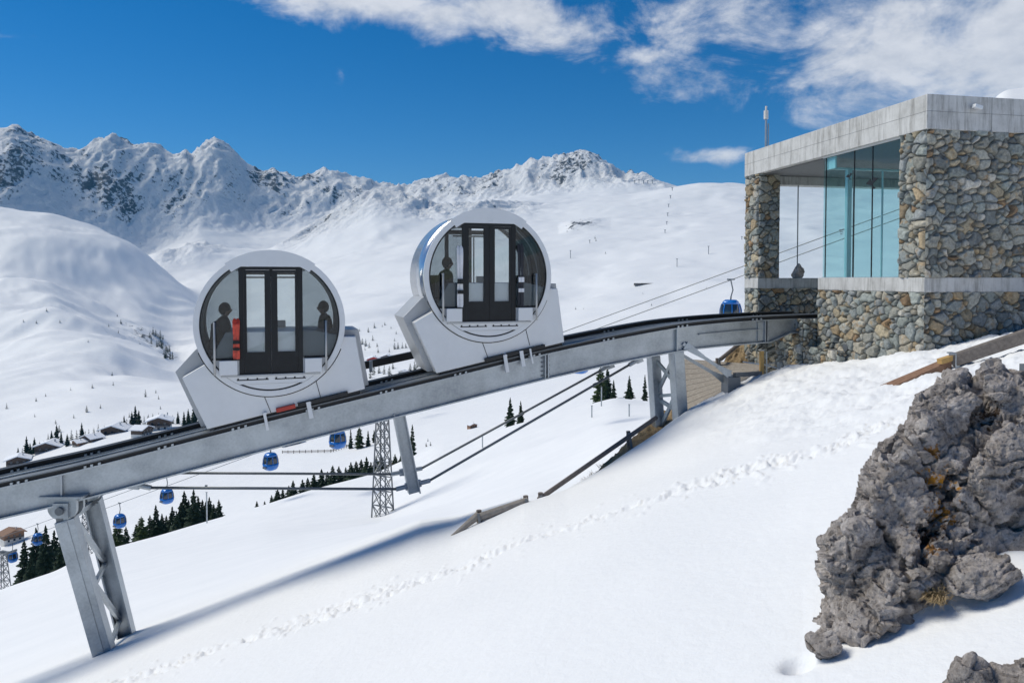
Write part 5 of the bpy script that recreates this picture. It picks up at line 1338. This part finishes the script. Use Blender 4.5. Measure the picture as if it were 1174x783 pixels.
# ------------------------------------------------------------------ rocks
def crag(lobes, seed, vox=.014, amp=1.0, name='boulder', body=None, cracks=()):
    """several blocky stone masses fused into one skin, then roughened along the normals"""
    bm = bmesh.new(); bmesh.ops.create_icosphere(bm, subdivisions=4, radius=1.0); bm.verts.ensure_lookup_table()
    base = np.array([v.co[:] for v in bm.verts]); faces = [[v.index for v in f.verts] for f in bm.faces]; bm.free()
    rs = np.random.default_rng(seed); allv, allf, n0 = [], [], 0
    for k, (c, rx, ry, rz, tilt) in enumerate(lobes):
        v = base.copy()
        for i in range(22):
            nrm = rs.normal(size=3); nrm /= np.linalg.norm(nrm); d = rs.uniform(.58, .92)
            ex = v @ nrm - d; v -= np.where(ex > 0, ex, 0)[:, None] * nrm
        v = v * np.array([rx, ry, rz]); ct, st_ = math.cos(tilt), math.sin(tilt)
        v = np.stack([v[:, 0] * ct - v[:, 2] * st_, v[:, 1], v[:, 0] * st_ + v[:, 2] * ct], 1)
        allv.append(v + np.array(c)); allf += [[i + n0 for i in f] for f in faces]; n0 += len(v)
    if body:
        rings = body; n_ = len(rings[0]); pts = [tuple(p) for r_ in rings for p in r_]
        fs = [list(range(n_))[::-1], [n_ * (len(rings) - 1) + i for i in range(n_)]]
        for k in range(len(rings) - 1):
            for i in range(n_): fs.append([k * n_ + i, k * n_ + (i + 1) % n_, (k + 1) * n_ + (i + 1) % n_, (k + 1) * n_ + i])
        bm = bmesh.new(); vs_ = [bm.verts.new(p) for p in pts]
        for f in fs: bm.faces.new([vs_[i] for i in f])
        bmesh.ops.recalc_face_normals(bm, faces=bm.faces); bmesh.ops.triangulate(bm, faces=bm.faces)
        bm.verts.index_update(); allv.append(np.array([v.co[:] for v in bm.verts])); allf += [[v.index + n0 for v in f.verts] for f in bm.faces]; n0 += len(bm.verts); bm.free()
    tm = bpy.data.meshes.new('tmp'); tm.from_pydata(np.concatenate(allv).tolist(), [], allf); to = bpy.data.objects.new('tmp', tm); COL.objects.link(to)
    m = to.modifiers.new('r', 'REMESH'); m.mode = 'VOXEL'; m.voxel_size = vox
    me = bpy.data.meshes.new_from_object(to.evaluated_get(bpy.context.evaluated_depsgraph_get())); me.name = name
    bpy.data.objects.remove(to)
    n = len(me.vertices); w = np.zeros(n * 3); me.vertices.foreach_get('co', w); w = w.reshape(-1, 3)
    def cells(x, y, z, c, sd):
        gx, gy, gz_ = np.floor(x / c), np.floor(y / c), np.floor(z / c); best = np.full(x.shape, 9.); sec = best.copy(); out = np.zeros(x.shape)
        for i in (-1, 0, 1):
            for j in (-1, 0, 1):
                for k in (-1, 0, 1):
                    a, b_, e = gx + i, gy + j, gz_ + k
                    px_, py_, pz_ = (a + _hash(a, b_, e, sd)) * c, (b_ + _hash(a, b_, e, sd + 1)) * c, (e + _hash(a, b_, e, sd + 2)) * c
                    vx, vy, vz = x - px_, y - py_, z - pz_; d = np.sqrt(vx * vx + vy * vy + vz * vz) / c
                    tl_ = (_hash(a, b_, e, sd + 3) - .5) * vx + (_hash(a, b_, e, sd + 4) - .5) * vy + (_hash(a, b_, e, sd + 5) - .5) * vz + (_hash(a, b_, e, sd + 6) - .5) * c * .12
                    nb = d < best; sec = np.where(nb, best, np.minimum(sec, d)); out = np.where(nb, tl_, out); best = np.where(nb, d, best)
        return out, sec - best
    for step in range(2):
        nn = np.zeros(n * 3); me.vertices.foreach_get('normal', nn); nn = nn.reshape(-1, 3)
        x, y, z = w.T
        qx, qz = x * .8 + z * .6, z * .8 - x * .6
        if step == 0:
            f1, e1_ = cells(x + fbm(x / .2, y / .2, z / .2, oct=2, seed=2) * .05, y, z + fbm(x / .2 + 7, y / .2, z / .2, oct=2, seed=2) * .05, .31, seed)
            d = f1 * .24 - np.clip(.04 - e1_, 0, 1) * .35 * (np.sin(x * 9 + z * 7) > -.2)
            d += fbm(qx / .30, y / .25, qz / .22, oct=3, seed=seed, gain=.55) * .03
            # stepped ledges
            st = (qz * .8 + qx * .45) / .10 + fbm(x / .25, y / .25, z / .25, oct=3, seed=seed + 3) * 1.3
            d += ((st % 1) - .5) * .05 * np.clip(fbm(x / .3, y / .3, z / .3, seed=seed + 2) * 3 + .6, 0, 1)
        else:
            f2, e2_ = cells(x + fbm(x / .09, y / .09, z / .09, oct=2, seed=6) * .03, y, z + fbm(x / .09 + 7, y / .09, z / .09, oct=2, seed=6) * .03, .12, seed + 30)
            d = f2 * .30 - np.clip(.04 - e2_, 0, 1) * .10
            d += fbm(qx / .06, y / .06, qz / .05, oct=4, seed=seed + 9, gain=.65, ridged=True) * .014
            d += fbm(x / .035, y / .035, z / .035, oct=3, seed=seed + 12, gain=.6) * .012
            for (k_, wd, dp) in ((.42, .022, .06), (.23, .03, .03)):
                cr = np.abs(vnoise(qx / k_ + 4.3, y / k_, qz / (k_ * 1.5), seed=seed + 4)); d -= np.clip(1 - cr / wd, 0, 1) * dp
            pit = vnoise(x / .045, y / .045, z / .045, seed=seed + 5); d -= np.clip(pit - .62, 0, 1) * .045
        if step == 0 and cracks:
            u_ = x / y * F + CX; v_ = 320 - z / y * F
            for line, wd, dp in cracks:
                ds = np.full(u_.shape, 999.)
                jx = fbm(x / .08, y / .08, z / .08, oct=3, seed=44) * 16
                for (ax_, ay_), (bx_, by_) in zip(line, line[1:]):
                    vx, vy = bx_ - ax_, by_ - ay_; tt_ = np.clip(((u_ + jx - ax_) * vx + (v_ + jx - ay_) * vy) / (vx * vx + vy * vy), 0, 1)
                    ds = np.minimum(ds, np.hypot(u_ + jx - ax_ - tt_ * vx, v_ + jx - ay_ - tt_ * vy))
                d -= dp * np.clip(1 - ds / wd, 0, 1) ** .8
        w = w + nn * (d * amp)[:, None]
        me.vertices.foreach_set('co', w.reshape(-1)); me.update()
    me.polygons.foreach_set('use_smooth', np.full(len(me.polygons), False)); me.materials.clear(); me.materials.append(MT['rock'])
    o = bpy.data.objects.new(name, me); COL.objects.link(o); return o
L = lambda px, py, D, rx, ry, rz, t=0: (tuple(P(px, py, D)), rx, ry, rz, t)
OUT = [(928, 756), (942, 718), (952, 690), (941, 652), (943, 622), (957, 600), (976, 592), (986, 563), (1000, 530), (1011, 508), (1031, 499), (1043, 478), (1053, 455), (1076, 441), (1101, 425), (1119, 433), (1141, 419), (1166, 431), (1205, 440), (1265, 470), (1280, 560), (1240, 650), (1150, 690), (1085, 705), (1050, 715), (1012, 748), (972, 772)]
def rring(s_, dd):
    cx_ = sum(p[0] for p in OUT) / len(OUT) + 10; cy_ = sum(p[1] for p in OUT) / len(OUT) + 25
    r = []
    for x_, y_ in OUT:
        X_, Y_ = cx_ + (x_ - cx_) * s_, cy_ + (y_ - cy_) * s_; r.append(P(X_, Y_, 4.42 + (750 - Y_) / 330 * .72 + dd + .10 * math.sin(X_ * .045 + Y_ * .03)))
    return r
tag(crag([L(1150, 470, 5.0, .30, .3, .26, .2), L(1000, 650, 4.5, .18, .16, .26, -.3), L(1085, 500, 4.95, .24, .22, .34, -.3)], 3, vox=.0125, body=[rring(.45, -.34), rring(.78, -.24), rring(.95, -.08), rring(1.0, .1), rring(.96, .45), rring(.7, .85)],
    cracks=(([(1119, 425), (1130, 470), (1122, 515), (1092, 556), (1070, 610), (1060, 665)], 7, .12), ([(1036, 500), (1075, 540), (1110, 556), (1150, 605), (1185, 612)], 5, .08), ([(960, 596), (1010, 602), (1040, 650), (1052, 695)], 5, .07), ([(1122, 515), (1145, 480), (1185, 470)], 5, .06), ([(985, 690), (1010, 715)], 6, .05))),
    'big craggy grey rock with orange lichen at the right edge', 'rock')
big = [o_ for o_ in COL.objects if o_.name == 'boulder'][0]
for vm, px, py in LICH:
    ok, loc_, nrm_, _ = big.ray_cast(Vector((0, 0, 0)), P(px, py, 1.0).normalized())
    if ok: vm.inputs[1].default_value = loc_
tag(crag([L(946, 738, 4.22, .11, .1, .085, .5)], 8, .01, .5), 'small dark stone at the lower left foot of the big rock', 'rock')
tag(crag([L(1126, 660, 4.22, .225, .16, .13, .35)], 14, .009, .55), 'grey wedge shaped rock lying in snow right of the grass tuft', 'rock')
tag(crag([L(1115, 802, 3.42, .20, .16, .20, -.1), L(1150, 800, 3.4, .2, .18, .18, .2), L(1190, 790, 3.4, .22, .18, .20, .2)], 21, .01, .6), 'rock breaking through the snow at the bottom right corner', 'rock')
tag(crag([(tuple(W(3.0, 1.35, .20)), .20, .22, .26, 0.)], 31, .02, .6), 'pointed rock on the sill behind the left window of the station', 'rock')

# ------------------------------------------------------------------ sky, clouds, sun
AZ, EL = R(-75), R(49)
w = bpy.data.worlds.new('World'); scene.world = w; w.use_nodes = True; nt = w.node_tree
bg = nt.nodes['Background']; bg.inputs[1].default_value = .10
sky = N(nt, 'ShaderNodeTexSky', sky_type='NISHITA', sun_disc=False, sun_elevation=EL, sun_rotation=AZ, altitude=2500., air_density=1.0, dust_density=.2, ozone_density=4.)
hs = N(nt, 'ShaderNodeHueSaturation'); hs.inputs['Saturation'].default_value = 1.37; hs.inputs['Value'].default_value = 1.0
nt.links.new(sky.outputs[0], hs.inputs['Color'])
tc = N(nt, 'ShaderNodeTexCoord'); sx = N(nt, 'ShaderNodeSeparateXYZ'); nt.links.new(tc.outputs['Generated'], sx.inputs[0])
def mth(op, a, b_=None, c=None):
    n = N(nt, 'ShaderNodeMath', operation=op)
    for i, v in enumerate((a, b_, c)):
        if v is None: continue
        if isinstance(v, (int, float)): n.inputs[i].default_value = v
        else: nt.links.new(v, n.inputs[i])
    return n.outputs[0]
az = mth('ARCTAN2', sx.outputs[0], sx.outputs[1]); el = mth('ARCSINE', sx.outputs[2])
cmb = N(nt, 'ShaderNodeCombineXYZ'); nt.links.new(az, cmb.inputs[0]); nt.links.new(mth('MULTIPLY', el, 1.7), cmb.inputs[1])
n1 = N(nt, 'ShaderNodeTexNoise', Scale=7.5, Detail=12., Roughness=.62, Distortion=.5); nt.links.new(cmb.outputs[0], n1.inputs['Vector'])
n2 = N(nt, 'ShaderNodeTexNoise', Scale=19., Detail=9., Roughness=.6); nt.links.new(cmb.outputs[0], n2.inputs['Vector'])
tot = None
def ang(px, py):
    a = math.atan((px - CX) / F); return a, math.atan((320 - py) / F * math.cos(a))
for (px, py, sxp, syp, slope, amp) in ((420, 2, 190, 34, -.05, 1.15), (600, 26, 135, 34, -.25, 1.15), (735, 64, 80, 18, -.12, .75), (850, 40, 160, 70, -.1, .85), (1010, 65, 160, 75, -.15, 1.1), (1160, 60, 160, 95, 0, 1.25), (815, 180, 52, 12, .0, .85), (648, 176, 34, 5.5, 0, .55), (1400, 0, 300, 120, 0, .9), (-900, -40, 300, 80, 0, .5), (300, -250, 500, 110, 0, .7)):
    a0, e0 = ang(px, py); k = 1 / F
    da = mth('SUBTRACT', az, a0); de = mth('SUBTRACT', mth('SUBTRACT', el, e0), mth('MULTIPLY', da, slope))
    g = mth('EXPONENT', mth('MULTIPLY', mth('ADD', mth('POWER', mth('ABSOLUTE', mth('DIVIDE', da, sxp * k)), 2.), mth('POWER', mth('ABSOLUTE', mth('DIVIDE', de, syp * k)), 2.)), -1.))
    g = mth('MULTIPLY', g, amp); tot = g if tot is None else mth('MAXIMUM', tot, g)
dens = mth('ADD', mth('MULTIPLY', tot, .62), mth('MULTIPLY_ADD', n1.outputs[0], 1.25, mth('MULTIPLY', n2.outputs[0], .42)))
mr = N(nt, 'ShaderNodeMapRange', interpolation_type='SMOOTHSTEP'); mr.inputs[1].default_value = 1.07; mr.inputs[2].default_value = 1.5; mr.inputs[4].default_value = .85
nt.links.new(dens, mr.inputs[0])
cc = ramp(nt, n2.outputs[0], [(.3, (6.4, 6.7, 7.3)), (.62, (8.8, 8.9, 9.2))])
mix = N(nt, 'ShaderNodeMix', data_type='RGBA'); nt.links.new(mr.outputs[0], mix.inputs[0]); nt.links.new(hs.outputs[0], mix.inputs[6]); nt.links.new(cc, mix.inputs[7])
nt.links.new(mix.outputs[2], bg.inputs[0])
sd = bpy.data.lights.new('sun', 'SUN'); sd.energy = 3.5; sd.angle = R(28); sd.color = (1, .945, .81)
so = bpy.data.objects.new('sun', sd); COL.objects.link(so)
sdir = Vector((math.sin(AZ) * math.cos(EL), math.cos(AZ) * math.cos(EL), math.sin(EL)))
so.rotation_euler = sdir.to_track_quat('Z', 'Y').to_euler(); so.location = (-20, 10, 40)

hb = MB(); hb.box(-25000, 25000, -60, 7600, -5200, 1050)
hm, hnt, hbs = M('haze'); hnt.nodes.remove(hbs)
pv = N(hnt, 'ShaderNodeVolumePrincipled'); pv.inputs['Density'].default_value = 4.5e-5; pv.inputs['Color'].default_value = (.18, .6, 1, 1)
hnt.links.new(pv.outputs[0], [n for n in hnt.nodes if n.type == 'OUTPUT_MATERIAL'][0].inputs['Volume'])
tag(hb.build('haze', hm), kind='stuff')
vs = scene.view_settings; vs.view_transform = 'Standard'; vs.look = 'None'; vs.exposure = 0; vs.gamma = 1
scene.render.resolution_x = 1024; scene.render.resolution_y = 682
cy = scene.cycles; cy.max_bounces = 10; cy.diffuse_bounces = 3; cy.glossy_bounces = 4; cy.transparent_max_bounces = 24; cy.use_denoising = True
cy.caustics_reflective = False; cy.caustics_refractive = False
